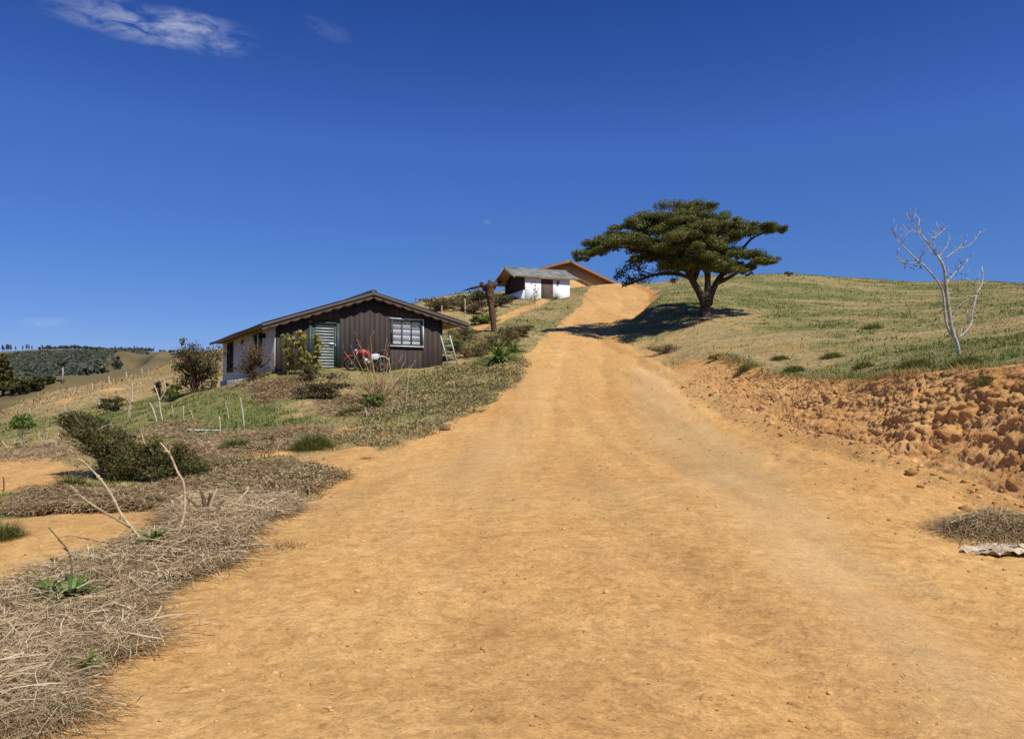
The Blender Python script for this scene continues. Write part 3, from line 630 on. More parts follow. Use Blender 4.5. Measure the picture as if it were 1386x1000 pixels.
def roof_slab(mb, a, b, y0, y1, period=.2, amp=.018, th=.02, axis='y'):
    """corrugated sheet from ridge a=(x,z) to eave b=(x,z), waves running down the slope; axis: direction of the ridge"""
    n = int((y1-y0)/period*5); rows = 6; top = []; bot = []
    for i in range(n+1):
        y = y0+(y1-y0)*i/n; w = amp*math.cos(2*math.pi*(y-y0)/period)
        for r in range(rows):
            t = r/(rows-1); x = a[0]+(b[0]-a[0])*t; z = a[1]+(b[1]-a[1])*t+w+.012*math.sin(3*t+y*.8)
            top.append((x, y, z) if axis == 'y' else (y, x, z)); bot.append((x, y, z-th) if axis == 'y' else (y, x, z-th))
    m = (n+1)*rows
    fs = [(i*rows+r, (i+1)*rows+r, (i+1)*rows+r+1, i*rows+r+1) for i in range(n) for r in range(rows-1)]
    fs += [tuple(m+q for q in f[::-1]) for f in fs]
    fs += [(i*rows+rows-1, (i+1)*rows+rows-1, m+(i+1)*rows+rows-1, m+i*rows+rows-1) for i in range(n)]
    fs += [(r, r+1, m+r+1, m+r) for r in range(rows-1)]+[(n*rows+r+1, n*rows+r, m+n*rows+r, m+n*rows+r+1) for r in range(rows-1)]
    mb.add(top+bot, fs)
def barge(a, b, y, h, scal=0., th=.035, off=0., n=120):
    """board hanging below the line a->b (x,z) in the plane y, with a scalloped lower edge"""
    mb = MB(); L = math.hypot(b[0]-a[0], b[1]-a[1]); lo = []; hi = []
    for i in range(n+1):
        t = i/n; x = a[0]+(b[0]-a[0])*t; z = a[1]+(b[1]-a[1])*t-off; s = scal*abs(math.sin(math.pi*t*L/.46)) if scal else 0
        hi.append((x, z)); lo.append((x, z-h-s))
    vs = [(x, y-th/2, z) for x, z in hi]+[(x, y-th/2, z) for x, z in lo]+[(x, y+th/2, z) for x, z in hi]+[(x, y+th/2, z) for x, z in lo]; m = n+1; fs = []
    for i in range(n):
        fs += [(i, m+i, m+i+1, i+1), (2*m+i+1, 3*m+i+1, 3*m+i, 2*m+i), (m+i, 3*m+i, 3*m+i+1, m+i+1), (i+1, 2*m+i+1, 2*m+i, i)]
    fs += [(0, 2*m, 3*m, m), (n, m+n, 3*m+n, 2*m+n)]
    mb.add(vs, fs); return mb

# ---- dark wooden house ------------------------------------------------
HO = Vector((-9.5, 31, 2.75)); HR = math.radians(30); HX = Vector((math.cos(HR), math.sin(HR), 0)); HYv = Vector((-math.sin(HR), math.cos(HR), 0))
def hw(w, f, z=0): return HO+HX*w-HYv*f+Vector((0, 0, z))
def wooden_house():
    W, L = 7.34, 11.8; AP = (4.0, 3.40); LE = (-.6, 1.84); RE = (8.48, 2.28)
    def rz(x): return AP[1]+(LE[1]-AP[1])*(AP[0]-x)/(AP[0]-LE[0]) if x < AP[0] else AP[1]+(RE[1]-AP[1])*(x-AP[0])/(RE[0]-AP[0])
    e = empty('wooden_house', HO, 'long low house of dark brown boards with black roof and scalloped eaves', 'house', None, HR)
    g = random.Random(3); mb = MB(); x = 0.
    D0, D1 = 1.33, 2.63; W0, W1, WZ0, WZ1 = 4.9, 6.37, 1.17, 2.32; DZ = 2.04
    xs = [0]
    while xs[-1] < W-.15: xs.append(xs[-1]+g.uniform(.17, .27))
    xs[-1] = W; xs = sorted(set(round(q, 3) for q in xs+[D0, D1, W0, W1]))
    for a, b in zip(xs, xs[1:]):
        if b-a < .01: continue
        y = g.uniform(-.004, .004); segs = [(-1.0, None)]
        if a >= D0-.001 and b <= D1+.001: segs = [(DZ, None)]
        elif a >= W0-.001 and b <= W1+.001: segs = [(-1.0, WZ0), (WZ1, None)]
        t = min(1, max(0, g.gauss(.5, .22)))
        for z0, z1 in segs:
            za, zb = (rz(a)-.11, rz(b)-.11) if z1 is None else (z1, z1); q = .0012
            p = [(a+q, z0), (b-q, z0), (b-q, zb), (a+q, za)]
            mb.hexa([(u, y-.012, v) for u, v in p], [(u, y+.02, v) for u, v in p], t)
        if g.random() < .07 and segs == [(-1., None)]:
            mb.box((a, -.02, (rz(a)-.15-1.0)/2), (.035, .016, rz(a)-.13+1.0), None, t*.8)
    mb.build('front_wall', M_DARKWOOD, e)
    mb = MB(); mb.hexa([(.04, .03, -1.), (W-.04, .03, -1.), (W-.04, L, -1.), (.04, L, -1.)], [(.04, .03, 1.9), (W-.04, .03, 1.9), (W-.04, L, 1.9), (.04, L, 1.9)])
    # light-tight core split in two walls with the white side proud of it
    mb2 = MB(); x = .0; y = .0
    while y < L:
        b = min(L, y+g.uniform(.13, .2)); mb2.box((-.012+g.uniform(-.003, .003), (y+b)/2, .45), (.03, b-y-.001, 3.1), None, g.random()); y = b
    s = mb2.build('side_wall', M_WHITE, e); tag(s, 'whitewashed board side wall')
    mr = MB(); y = 0
    while y < L:
        b = min(L, y+g.uniform(.18, .28)); mr.box((W+.012, (y+b)/2, .65), (.03, b-y-.006, 3.3), None, g.random()); y = b
    mr.build('right_wall', M_DARKWOOD, e)
    mr = MB(); mr.hexa([(0, L, -1), (W, L, -1), (W, L+.03, -1), (0, L+.03, -1)], [(0, L, 1.9), (W, L, 2.4), (W, L+.03, 2.4), (0, L+.03, 1.9)]); mr.build('back_wall', M_DARKWOOD, e)
    mr = MB(); mr.box((-.05, L/2, -.75), (.16, L+.1, 1.1)); p = mr.build('plinth', M_PLASTER, e)
    mr = MB(); roof_slab(mr, AP, LE, -.32, L+.65); roof_slab(mr, AP, RE, -.32, L+.65); r = mr.build('roof', M_BLACKROOF, e, True)
    mc = MB(); n = 10
    mc.tube([(AP[0], -.34, AP[1]-.05), (AP[0], L+.6, AP[1]-.05)], .16, 12); mc.build('ridge_cap', M_BLACKROOF, r, True)
    for a, b, sgn in ((AP, LE, -1), (AP, RE, 1)):
        so = MB(); d = .055
        so.hexa([(a[0], -.27, a[1]-d-.05), (b[0]-sgn*.03, -.27, b[1]-d-.05), (b[0]-sgn*.03, L+.6, b[1]-d-.05), (a[0], L+.6, a[1]-d-.05)], [(a[0], -.27, a[1]-d), (b[0]-sgn*.03, -.27, b[1]-d), (b[0]-sgn*.03, L+.6, b[1]-d), (a[0], L+.6, a[1]-d)])
        for k in range(13): so.box(((b[0]-sgn*.35), .5+k*.95, b[1]-.115+.09), (.6, .07, .06), None, .2)
        so.build('soffit', M_SOFFIT, e)
        bb = barge(a, b, -.33, .13, 0, .035, .03); bb.build('bargeboard', M_BARGE, e)
        bb = barge((a[0], a[1]), (b[0], b[1]), -.305, .09, .085, .03, .16); bb.build('scalloped_trim', M_BARGE, e)
        fa = MB(); fa.box((b[0]+sgn*.012, L/2+.15, b[1]-.05), (.03, L+.95, .08)); fa.build('fascia', M_BLACKROOF, e)
    # door
    f = MB(); f.box((D0+.07, -.02, .95), (.14, .09, 2.1)); f.box((D1-.07, -.02, .95), (.14, .09, 2.1)); f.box(((D0+D1)/2, -.02, DZ-.05), (D1-D0-.28, .088, .11)); f.build('door_frame', M_GREEN_PAINT, e)
    d = MB(); d.box(((D0+D1)/2, .03, .95), (D1-D0-.28, .03, 2.04)); d.box((D0+.185, -.005, .95), (.09, .05, 2.0)); d.box((D1-.185, -.005, .95), (.09, .05, 2.0)); d.box(((D0+D1)/2, -.004, .06), (D1-D0-.46, .05, .16)); do = d.build('door', M_GREEN_PAINT, e)
    sl = MB(); z = .2
    Mx = lambda z: Matrix.Translation(((D0+D1)/2, .0, z)) @ Matrix.Rotation(math.radians(-28), 4, 'X')
    while z < 1.9: sl.box((0, 0, 0), (D1-D0-.47, .022, .085), Mx(z)); z += .121
    sl.build('slats', M_SLAT, do)
    h = MB(); h.tube([(D1-.185, -.06, 1.0), (D1-.185, -.06, 1.12)], .014, 8); h.box((D1-.185, -.035, 1.06), (.05, .02, .18)); h.build('handle', M_STEEL, do)
    sg = MB(); sg.box((2.28, -.05, 1.15), (.20, .012, .085)); sg.build('sign_plate', M_WPAINT, do)
    # window
    xm, zm = (W0+W1)/2, (WZ0+WZ1)/2; f = MB(); t = .075
    f.box((W0+t/2, -.03, zm), (t, .09, WZ1-WZ0)); f.box((W1-t/2, -.03, zm), (t, .09, WZ1-WZ0)); f.box((xm, -.03, WZ1-t/2), (W1-W0-2*t, .088, t)); f.box((xm, -.03, WZ0+t/2), (W1-W0-2*t, .088, t)); wo = f.build('window', M_GREEN_PAINT, e)
    f = MB(); f.box((W1+.03, -.035, zm+.01), (.06, .05, WZ1-WZ0+.12)); f.box((xm-.02, -.035, WZ1+.025), (W1-W0+.09, .048, .05)); f.box((xm, -.05, WZ0-.025), (W1-W0+.1, .1, .045)); f.build('trim', M_WPAINT, wo)
    mu = MB(); iw = W1-W0-2*t; ih = WZ1-WZ0-2*t
    for k in (1, 2): mu.box((W0+t+iw*k/3, -.02, zm), (.036, .034, ih))
    for k in (1, 2, 3): mu.box((xm, -.018, WZ0+t+ih*k/4), (iw, .03, .028))
    mu.build('mullion', M_GREEN_PAINT, wo)
    pn = MB(); pn.box((xm, .012, zm), (iw, .006, ih)); pn.build('pane', M_GLASS, wo)
    cu = MB(); n = 60; vs = []
    for i in range(n+1):
        xx = W0+t+iw*i/n; yy = .032+.006*math.sin(i*.9)+.004*math.sin(i*2.3)
        vs += [(xx, yy, WZ0+t*.5), (xx, yy, WZ1-t*.5)]
    cu.add(vs, [(2*i, 2*i+2, 2*i+3, 2*i+1) for i in range(n)]); cu.build('curtain_and_glare', M_CURTAIN_GLARE, wo)  # white cloth, also standing in for the bright sky reflection on the glass
    dk = MB(); dk.box((xm, .16, zm), (iw+.1, .03, ih+.1)); dk.build('inner_lining', M_DARKVOID, wo)
    # openings of the white side
    for y0, y1, z0, z1, post in ((2.25, 3.95, .25, 1.72, 1), (8.8, 10.4, .2, 1.75, 0)):
        f = MB(); ym = (y0+y1)/2; zc = (z0+z1)/2
        f.box((-.045, y0+.04, zc), (.05, .08, z1-z0)); f.box((-.045, y1-.04, zc), (.05, .08, z1-z0)); f.box((-.045, ym, z1-.04), (.048, y1-y0-.16, .08)); f.box((-.045, ym, z0+.04), (.048, y1-y0-.16, .08)); w = f.build('side_window', M_DARKWOOD, e)
        f = MB(); f.box((-.034, ym, zc), (.012, y1-y0-.16, z1-z0-.16)); f.build('shutter', M_DARKVOID, w)
        if post: f = MB(); f.box((-.05, ym-.1, zc), (.05, .16, z1-z0-.17)); f.build('post', M_WHITE, w)
    for y in (1.75, 6.3):
        f = MB(); f.box((-.09, y, 1.5), (.13, .16, .16)); f.box((-.05, y, 1.6), (.08, .05, .05)); f.build('wall_lamp', M_DARKVOID, e)
    return e
wooden_house()

# ---- white house up the road ------------------------------------------
def white_house():
    o = Vector(P(711, 405, 72)); R = math.radians(22); W, L = 4.63, 5.0
    e = empty('white_house', o, 'small white house with grey corrugated roof and dark boarded gable beside the dirt road', 'house', None, R)
    RY, RZ = 2.5, 3.34; FE = (-.3, 2.13); BE = (5.55, 2.02)
    D0, D1 = 1.62, 2.88
    mb = MB(); mb.box((D0/2, .06, .6), (D0, .12, 3.2)); mb.box(((D1+W)/2, .06, .6), (W-D1, .12, 3.2)); mb.box(((D0+D1)/2, .062, 2.12), (D1-D0, .12, .18)); mb.build('front_wall', M_LIMEW, e)
    mb = MB(); mb.box((.06, L/2+.06, .0), (.12, L-.12, 1.9)); mb.build('gable_plinth', M_LIMEW, e)
    g = random.Random(5); mb = MB(); y = .0
    def rz(y): return RZ-(RZ-2.02)*abs(y-RY)/3.05-.1
    while y < L:
        b = min(L, y+g.uniform(.16, .24)); pts = [(y+.004, .95), (b-.004, .95), (b-.004, rz(b)), (y+.004, rz(y))]; xx = g.uniform(-.01, .01)
        mb.hexa([(xx+.03, q, z) for q, z in pts], [(xx, q, z) for q, z in pts], g.random()); y = b
    mb.build('gable_boards', M_DARKWOOD, e)
    mb = MB(); mb.box((W-.06, L/2+.06, .6), (.12, L-.12, 3.0)); mb.box((W/2, L-.06, .6), (W-.24, .12, 3.0)); mb.build('back_wall', M_LIMEW, e)
    mb = MB(); roof_slab(mb, (RY, RZ), FE, -1.2, 5.5, .25, .03, .02, 'x'); roof_slab(mb, (RY, RZ), BE, -1.2, 5.5, .25, .03, .02, 'x'); r = mb.build('roof', M_GREYROOF, e, True)
    mb = MB(); mb.tube([(-1.2, RY, RZ), (5.5, RY, RZ)], .09, 8); mb.build('ridge_cap', M_GREYROOF, r, True)
    for b, s in ((FE, 0), (BE, 1)):
        so = MB(); so.hexa([(-1.15, RY, RZ-.11), (5.45, RY, RZ-.11), (5.45, b[0], b[1]-.11), (-1.15, b[0], b[1]-.11)], [(-1.15, RY, RZ-.06), (5.45, RY, RZ-.06), (5.45, b[0], b[1]-.06), (-1.15, b[0], b[1]-.06)]); so.build('soffit', M_SOFFIT, e)
        q = MB(); q.hexa([(-1.22, RY, RZ-.24), (-1.18, RY, RZ-.24), (-1.18, b[0], b[1]-.24), (-1.22, b[0], b[1]-.24)], [(-1.22, RY, RZ-.0), (-1.18, RY, RZ-.0), (-1.18, b[0], b[1]), (-1.22, b[0], b[1])]); q.build('bargeboard', M_GREYWOOD, e)
    d = MB(); d.box(((D0+D1)/2, .04, .45), (D1-D0-.04, .05, 3.1)); 
    for k in range(4): d.box((D0+.2+k*.29, .01, .45), (.02, .02, 3.0))
    do = d.build('door', M_BROWNDOOR, e); h = MB(); h.box((D1-.15, -.005, 1.), (.05, .04, .14)); h.build('handle', M_STEEL, do)
    l = MB(); l.box((3.35, -.06, 1.74), (.2, .14, .26)); l.tube([(3.35, -.06, 1.88), (3.35, -.06, 1.95)], [.09, .02], 8); l.build('wall_lamp', M_BLACK, e)
    # porch roof leaning off the gable side
    p = MB(); roof_slab(p, (-1.0, 2.22), (-4.15, 1.36), 3.5, 6.6, .25, .03); pr = p.build('porch_roof', M_GREYROOF, e, True)
    q = MB(); q.hexa([(-1., 3.46, 1.97), (-4.15, 3.46, 1.11), (-4.15, 3.5, 1.11), (-1., 3.5, 1.97)], [(-1., 3.46, 2.17), (-4.15, 3.46, 1.31), (-4.15, 3.5, 1.31), (-1., 3.5, 2.17)]); q.build('fascia', M_DARKWOOD, pr)
    for x, y, z in ((-.05, 4.95, 2.05), (-3.4, 3.7, 1.45), (-3.4, 6.2, 1.45)):
        q = MB(); q.tube([(x, y, -2.6), (x, y, z)], .06, 8); q.build('post', M_GREYWOOD, e)
white_house()

def upper_house():
    o = Vector(P(771, 352.3, 95)); base = 13.0; h = o.z-base
    e = empty('timber_house', (o.x, o.y, base), 'red brown timber house with wide gable roof half hidden behind the road crest', 'house', None, math.radians(-6))
    AP = (0, h); LE = (-4.2, h-1.06); RE = (6.25, h-3.15)
    def rz(x): return AP[1]+(LE[1]-AP[1])*(-x)/4.2 if x < 0 else AP[1]+(RE[1]-AP[1])*x/6.25
    m = MB(); roof_slab(m, AP, LE, -.1, 9, .25, .03); roof_slab(m, AP, RE, -.1, 9, .25, .03); m.build('roof', M_GREYROOF, e, True)
    for a, b in ((AP, LE), (AP, RE)):
        bb = barge(a, b, -.12, .36, 0, .05, .02, 8); bb.build('bargeboard', M_TIMBER, e)
        so = MB(); so.hexa([(a[0], 0, a[1]-.14), (b[0], 0, b[1]-.14), (b[0], 8.9, b[1]-.14), (a[0], 8.9, a[1]-.14)], [(a[0], 0, a[1]-.05), (b[0], 0, b[1]-.05), (b[0], 8.9, b[1]-.05), (a[0], 8.9, a[1]-.05)]); so.build('soffit', M_TIMBER, e)
    w = MB(); pts = [(-3.3, -1.5), (5.6, -1.5), (5.6, rz(5.6)-.16), (0, h-.16), (-3.3, rz(-3.3)-.16)]
    w.prism([(x, .5, z) for x, z in pts], (0, .12, 0)); w.build('front_wall', M_TANWALL, e)
    w = MB(); w.box((-3.24, 4.9, h/2-1.1), (.12, 7.4, h-1.2)); w.build('side_wall', M_TANWALL, e); w = MB(); w.box((5.54, 4.9, .2), (.12, 7.4, 2.2)); w.build('side_wall', M_TANWALL, e)
    
    for x in (1.2, -2, 3.6): b = MB(); b.box((x, .5, rz(x)-.33), (.14, 1.1, .16)); b.build('purlin', M_TIMBER, e)
upper_house()

# ---- ladder -------------------------------------------------------------
def ladder():
    b1 = Vector(G(607, 494)); b2 = Vector(G(614, 494)); top = Vector((-.36, .05, 1.32))
    e = empty('ladder', b1, 'pale grey ladder leaning against the right end of the dark wooden house', 'ladder'); w = b2-b1; w.z = 0; w = w.normalized()*.42
    for q in (Vector((0, 0, 0)), w):
        m = MB(); m.tube([q, q+top], .032, 6); m.build('rail', M_ALU, e)
    for k in range(1, 5):
        m = MB(); p = top*(k/4.6); m.tube([p, p+w], .02, 6); m.build('rung', M_ALU, e)
ladder()

# ---- motorcycle ---------------------------------------------------------
def motorcycle():
    c = hw(3.55, .75); c.z = min(H1(c.x, c.y), 3.1)+.02; sc = 1.0
    e = empty('motorcycle', c, 'red motorcycle with white side panel parked against the dark house wall', 'motorcycle', None, HR+math.pi)   # +x = forward (to the left)
    e.rotation_euler = (math.radians(-7), 0, HR+math.pi)
    for x in (.66, -.64):
        m = MB(); m.torus((x, 0, .31), (0, 1, 0), .265, .048, 28, 8); w = m.build('wheel', M_BLACK, e, True)
        m = MB(); m.torus((x, 0, .31), (0, 1, 0), .225, .014, 28, 6); m.tube([(x, -.06, .31), (x, .06, .31)], .045, 10)
        for k in range(12): a = k*math.pi/6; m.tube([(x, .03*(-1)**k, .31), (x+.22*math.cos(a), 0, .31+.22*math.sin(a))], .004, 4)
        m.build('rim', M_STEEL, w, True)
    m = MB()
    for y in (-.085, .085): m.tube([(.66, y, .31), (.42, y, .86)], [.022, .026], 8)
    m.box((.43, 0, .84), (.06, .22, .05)); m.build('fork', M_STEEL, e, True)
    m = MB(); m.tube(smooth_path([(.36, -.38, .98), (.40, -.22, 1.0), (.42, 0, .92), (.40, .22, 1.0), (.36, .38, .98)]), .013, 6)
    for y in (-.42, .42): m.tube([(.36, y-.03, .98), (.345, y+.03, .98)], .02, 6)
    hb = m.build('handlebar', M_BLACK, e, True)
    for y in (-.28, .28):
        m = MB(); m.tube([(.38, y, 1.), (.36, y*1.15, 1.13)], .006, 5); m.ell((.36, y*1.2, 1.17), (.02, .07, .045)); m.build('mirror', M_BLACK, hb, True)
    m = MB(); m.ell((.50, 0, .83), (.09, .095, .095), 14, 8); m.build('headlight', M_STEEL, e, True)
    m = MB(); vs = []
    for (x, hy, z0, z1) in ((.36, .05, .68, .84), (.26, .13, .64, .93), (.10, .15, .63, .92), (-.06, .12, .65, .84), (-.14, .06, .68, .78)):
        for k in range(10): a = 2*math.pi*k/10; vs.append((x, hy*math.cos(a), (z0+z1)/2+(z1-z0)/2*math.sin(a)))
    m.add(vs, [(i*10+k, i*10+(k+1) % 10, (i+1)*10+(k+1) % 10, (i+1)*10+k) for i in range(4) for k in range(10)]+[tuple(range(10))[::-1], tuple(range(40, 50))]); m.build('fuel_tank', M_RED, e, True)
    m = MB(); m.prism([(-.08, -.11, .76), (-.08, -.11, .84), (-.35, -.11, .83), (-.72, -.11, .90), (-.74, -.11, .84), (-.4, -.11, .75)], (0, .22, 0)); m.build('seat', M_BLACK, e, False, .02)
    m = MB(); m.ell((.05, 0, .42), (.16, .14, .15), 10, 6); m.tube([(.10, 0, .46), (.18, 0, .64)], [.085, .075], 10); 
    for k in range(5): m.tube([(.105+.017*k, 0, .49+.03*k), (.108+.017*k, 0, .5+.03*k)], .10, 10)
    m.box((-.06, 0, .36), (.26, .2, .16)); m.build('engine', M_STEEL, e)
    m = MB(); m.tube([(.40, 0, .80), (.30, 0, .62), (.24, 0, .34), (-.1, 0, .26)], .022, 8); m.tube([(.38, 0, .80), (-.1, 0, .72), (-.7, 0, .76)], .02, 8); m.tube([(-.1, 0, .28), (-.14, 0, .70)], .02, 8)
    for y in (-.09, .09): m.tube([(-.1, y, .33), (-.64, y, .31)], .02, 8)
    m.build('frame', M_BLACK, e, True)
    for y in (-.13, .13):
        m = MB(); m.tube([(-.60, y, .36), (-.46, y, .74)], .03, 8); m.build('shock_absorber', M_STEEL, e, True)
    m = MB(); m.tube(smooth_path([(.2, -.10, .5), (.26, -.14, .34), (.0, -.15, .24), (-.3, -.15, .30), (-.75, -.16, .38)]), [.02]*9+lerpr(.022, .045, 8), 8); m.build('exhaust', M_STEEL, e, True)
    for y in (-.14, .12):
        m = MB(); m.prism([(-.14, y, .54), (-.12, y, .74), (-.42, y, .76), (-.56, y, .64), (-.36, y, .50)], (0, .02, 0)); m.build('side_panel', M_PLASTIC, e, False, .008)
    for x0, a0, a1, mt in ((.66, 20, 130, M_RED), (-.64, 40, 170, M_PLASTIC)):
        m = MB(); vs = []; n = 14
        for i in range(n+1):
            a = math.radians(a0+(a1-a0)*i/n)
            for y, r in ((-.07, .335), (-.04, .355), (.04, .355), (.07, .335)): vs.append((x0+r*math.cos(a), y, .31+r*math.sin(a)))
        m.add(vs, [(i*4+k, i*4+k+1, (i+1)*4+k+1, (i+1)*4+k) for i in range(n) for k in range(3)]); m.build('mudguard', mt, e, True)
    m = MB(); m.box((-.82, 0, .72), (.05, .1, .07)); m.build('tail_light', M_RED, e, False, .01)
    for y in (-.09, .09):
        for x in (.52, -.78):
            m = MB(); m.ell((x, y*1.7, .77), (.035, .03, .03), 8, 6); m.build('indicator', M_RED, e, True)
motorcycle()
# ================================================================== TREES, SHRUBS, STAKES
M_BARK = mat_plain('rough_grey_bark', (.075, .058, .043), .95, 0, .6, 9, .1, .03)
M_PALEBARK = mat_plain('pale_bare_bark', (.43, .40, .34), .85, 0, .5, 14, .2, .008)
M_TWIGBARK = mat_plain('tan_peeled_stick', (.46, .36, .21), .85, 0, .30, 12, .2, .006)
M_STAKE = mat_plain('bleached_stake_wood', (.50, .43, .31), .85, 0, .3, 12, .2, .006)
M_STEM = mat_plain('brown_twig', (.16, .10, .06), .9, 0, .35, 8, .1, .006)
M_ORSTEM = mat_plain('orange_brown_twig', (.44, .29, .15), .9, 0, .35, 8, .1, .004)
M_CROWN = mat_leaf('thorn_tree_foliage', [(0., (.032, .044, .009)), (.35, (.09, .10, .018)), (.65, (.18, .18, .034)), (1., (.32, .29, .075))], .35, .5, .35, .3, .5)
M_CROWN2 = mat_leaf('grey_green_foliage', [(0., (.03, .04, .018)), (.5, (.10, .11, .05)), (1., (.24, .23, .13))], .3, .6, .3, .3, .5)
M_JUN = mat_leaf('dark_juniper_foliage', [(0., (.022, .024, .007)), (.4, (.07, .07, .016)), (.75, (.17, .155, .036)), (1., (.32, .26, .08))], .2, .6, .3, .3, 2.)
M_LIME = mat_leaf('fresh_green_foliage', [(0., (.05, .09, .015)), (.5, (.16, .23, .04)), (1., (.34, .40, .10))], .35, .5, .35, .3, 2.)
M_OLIVE = mat_leaf('olive_foliage', [(0., (.03, .034, .012)), (.4, (.09, .085, .028)), (.75, (.19, .165, .05)), (1., (.44, .36, .12))], .3, .6, .3, .35, 1.2)
M_DRYB = mat_leaf('dry_olive_foliage', [(0., (.07, .06, .022)), (.4, (.17, .145, .055)), (.75, (.31, .25, .10)), (1., (.52, .42, .20))], .3, .6, .3, .35, 1.2)
M_RUST = mat_leaf('dry_brown_foliage', [(0., (.035, .025, .014)), (.5, (.11, .08, .04)), (1., (.28, .21, .11))], .2, .7, .2, .35, 1.2)
M_YLEAF = mat_leaf('yellow_green_leaf', [(0., (.15, .15, .03)), (.5, (.36, .33, .08)), (1., (.58, .51, .18))], .4, .5, .35, .3, 3.)
M_STRAP = mat_leaf('strap_leaf', [(0., (.04, .08, .015)), (.5, (.14, .22, .04)), (1., (.38, .45, .14))], .3, .4, .4, .2, 3.)
M_FOREST = mat_leaf('forest_foliage', [(0., (.04, .052, .036)), (.5, (.095, .11, .072)), (1., (.19, .20, .125))], .15, .8, .1, .4, .03)

def lobe_leaves(lobes, size, aspect, seed, upbias=.6, shell=2.4, jitter=1.):
    """lobes: (centre, (rx,ry,rz), n) -> leaf cloud"""
    g = np.random.default_rng(seed); C = []; Nn = []; T = []
    for c, r, n in lobes:
        n = int(n); d = g.normal(size=(n, 3)); d /= np.linalg.norm(d, axis=1, keepdims=True)
        rad = g.random(n)**(1/shell); rad *= 1+.16*fbm(d[:, 0]*2.2+c[0], d[:, 1]*2.2+d[:, 2]*1.7+c[2], seed+3, 3)*2
        p = np.array(c)+d*rad[:, None]*np.array(r)
        C.append(p); nn = d*.5+g.normal(size=(n, 3))*jitter*.7; nn[:, 2] += upbias; Nn.append(nn)
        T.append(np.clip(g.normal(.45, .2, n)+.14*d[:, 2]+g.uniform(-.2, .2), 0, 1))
    C, Nn, T = np.concatenate(C), np.concatenate(Nn), np.concatenate(T)
    s = size*g.uniform(.6, 1.4, len(C))
    return leaves_np(C, Nn, s, aspect, 0, seed, T)

def shrub(name, label, cat, base, lobes, size, mat, seed, aspect=.5, group=None, stem=M_STEM, sr=.02, twig=0, upbias=.6, parts=('foliage', 'stem'), shell=2.4):
    """lobes: (dx, dy, dz, rx, ry, rz, n) relative to the base"""
    e = empty(name, base, label, cat, group)
    L = [((l[0], l[1], l[2]), (l[3], l[4], l[5]), l[6]*(2.2 if mat is M_JUN and aspect < .3 else 1)) for l in lobes]
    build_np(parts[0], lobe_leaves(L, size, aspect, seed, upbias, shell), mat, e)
    m = MB(); rr = random.Random(seed)
    for c, r, n in L:
        mid = (c[0]*.4+rr.uniform(-.1, .1)*r[0], c[1]*.4, c[2]*.5); m.tube(smooth_path([(rr.uniform(-1, 1)*sr*2, rr.uniform(-1, 1)*sr*2, -.08), mid, c], 3), lerpr(sr, sr*.35, 7), 5)
        for k in range(twig):
            t = Vector((c[0]+rr.uniform(-1, 1)*r[0]*1.1, c[1]+rr.uniform(-1, 1)*r[1], c[2]+rr.uniform(-.6, 1.15)*r[2])); m.tube([mid, (Vector(mid)+t)/2+Vector((0, 0, rr.uniform(-.1, .1)*r[2])), t], lerpr(sr*.5, sr*.15, 3), 4)
    m.build(parts[1], stem, e, True); return e
def blob(w, h, d, n, k, seed, low=.0):
    """k lobes filling a rounded clump of width w, height h, depth d"""
    r = random.Random(seed); out = []; k = int(k*1.9)
    for i in range(k):
        a = r.uniform(0, 6.28); q = r.random()**.5; z = r.uniform(.18+low, .88)*h
        s = 1-.5*abs(z/h-.45); out.append((math.cos(a)*q*w*.36*s, math.sin(a)*q*d*.36*s, z, w*r.uniform(.08, .22), d*r.uniform(.08, .22), h*r.uniform(.09, .2), int(n/k*r.uniform(.7, 1.5))))
    return out

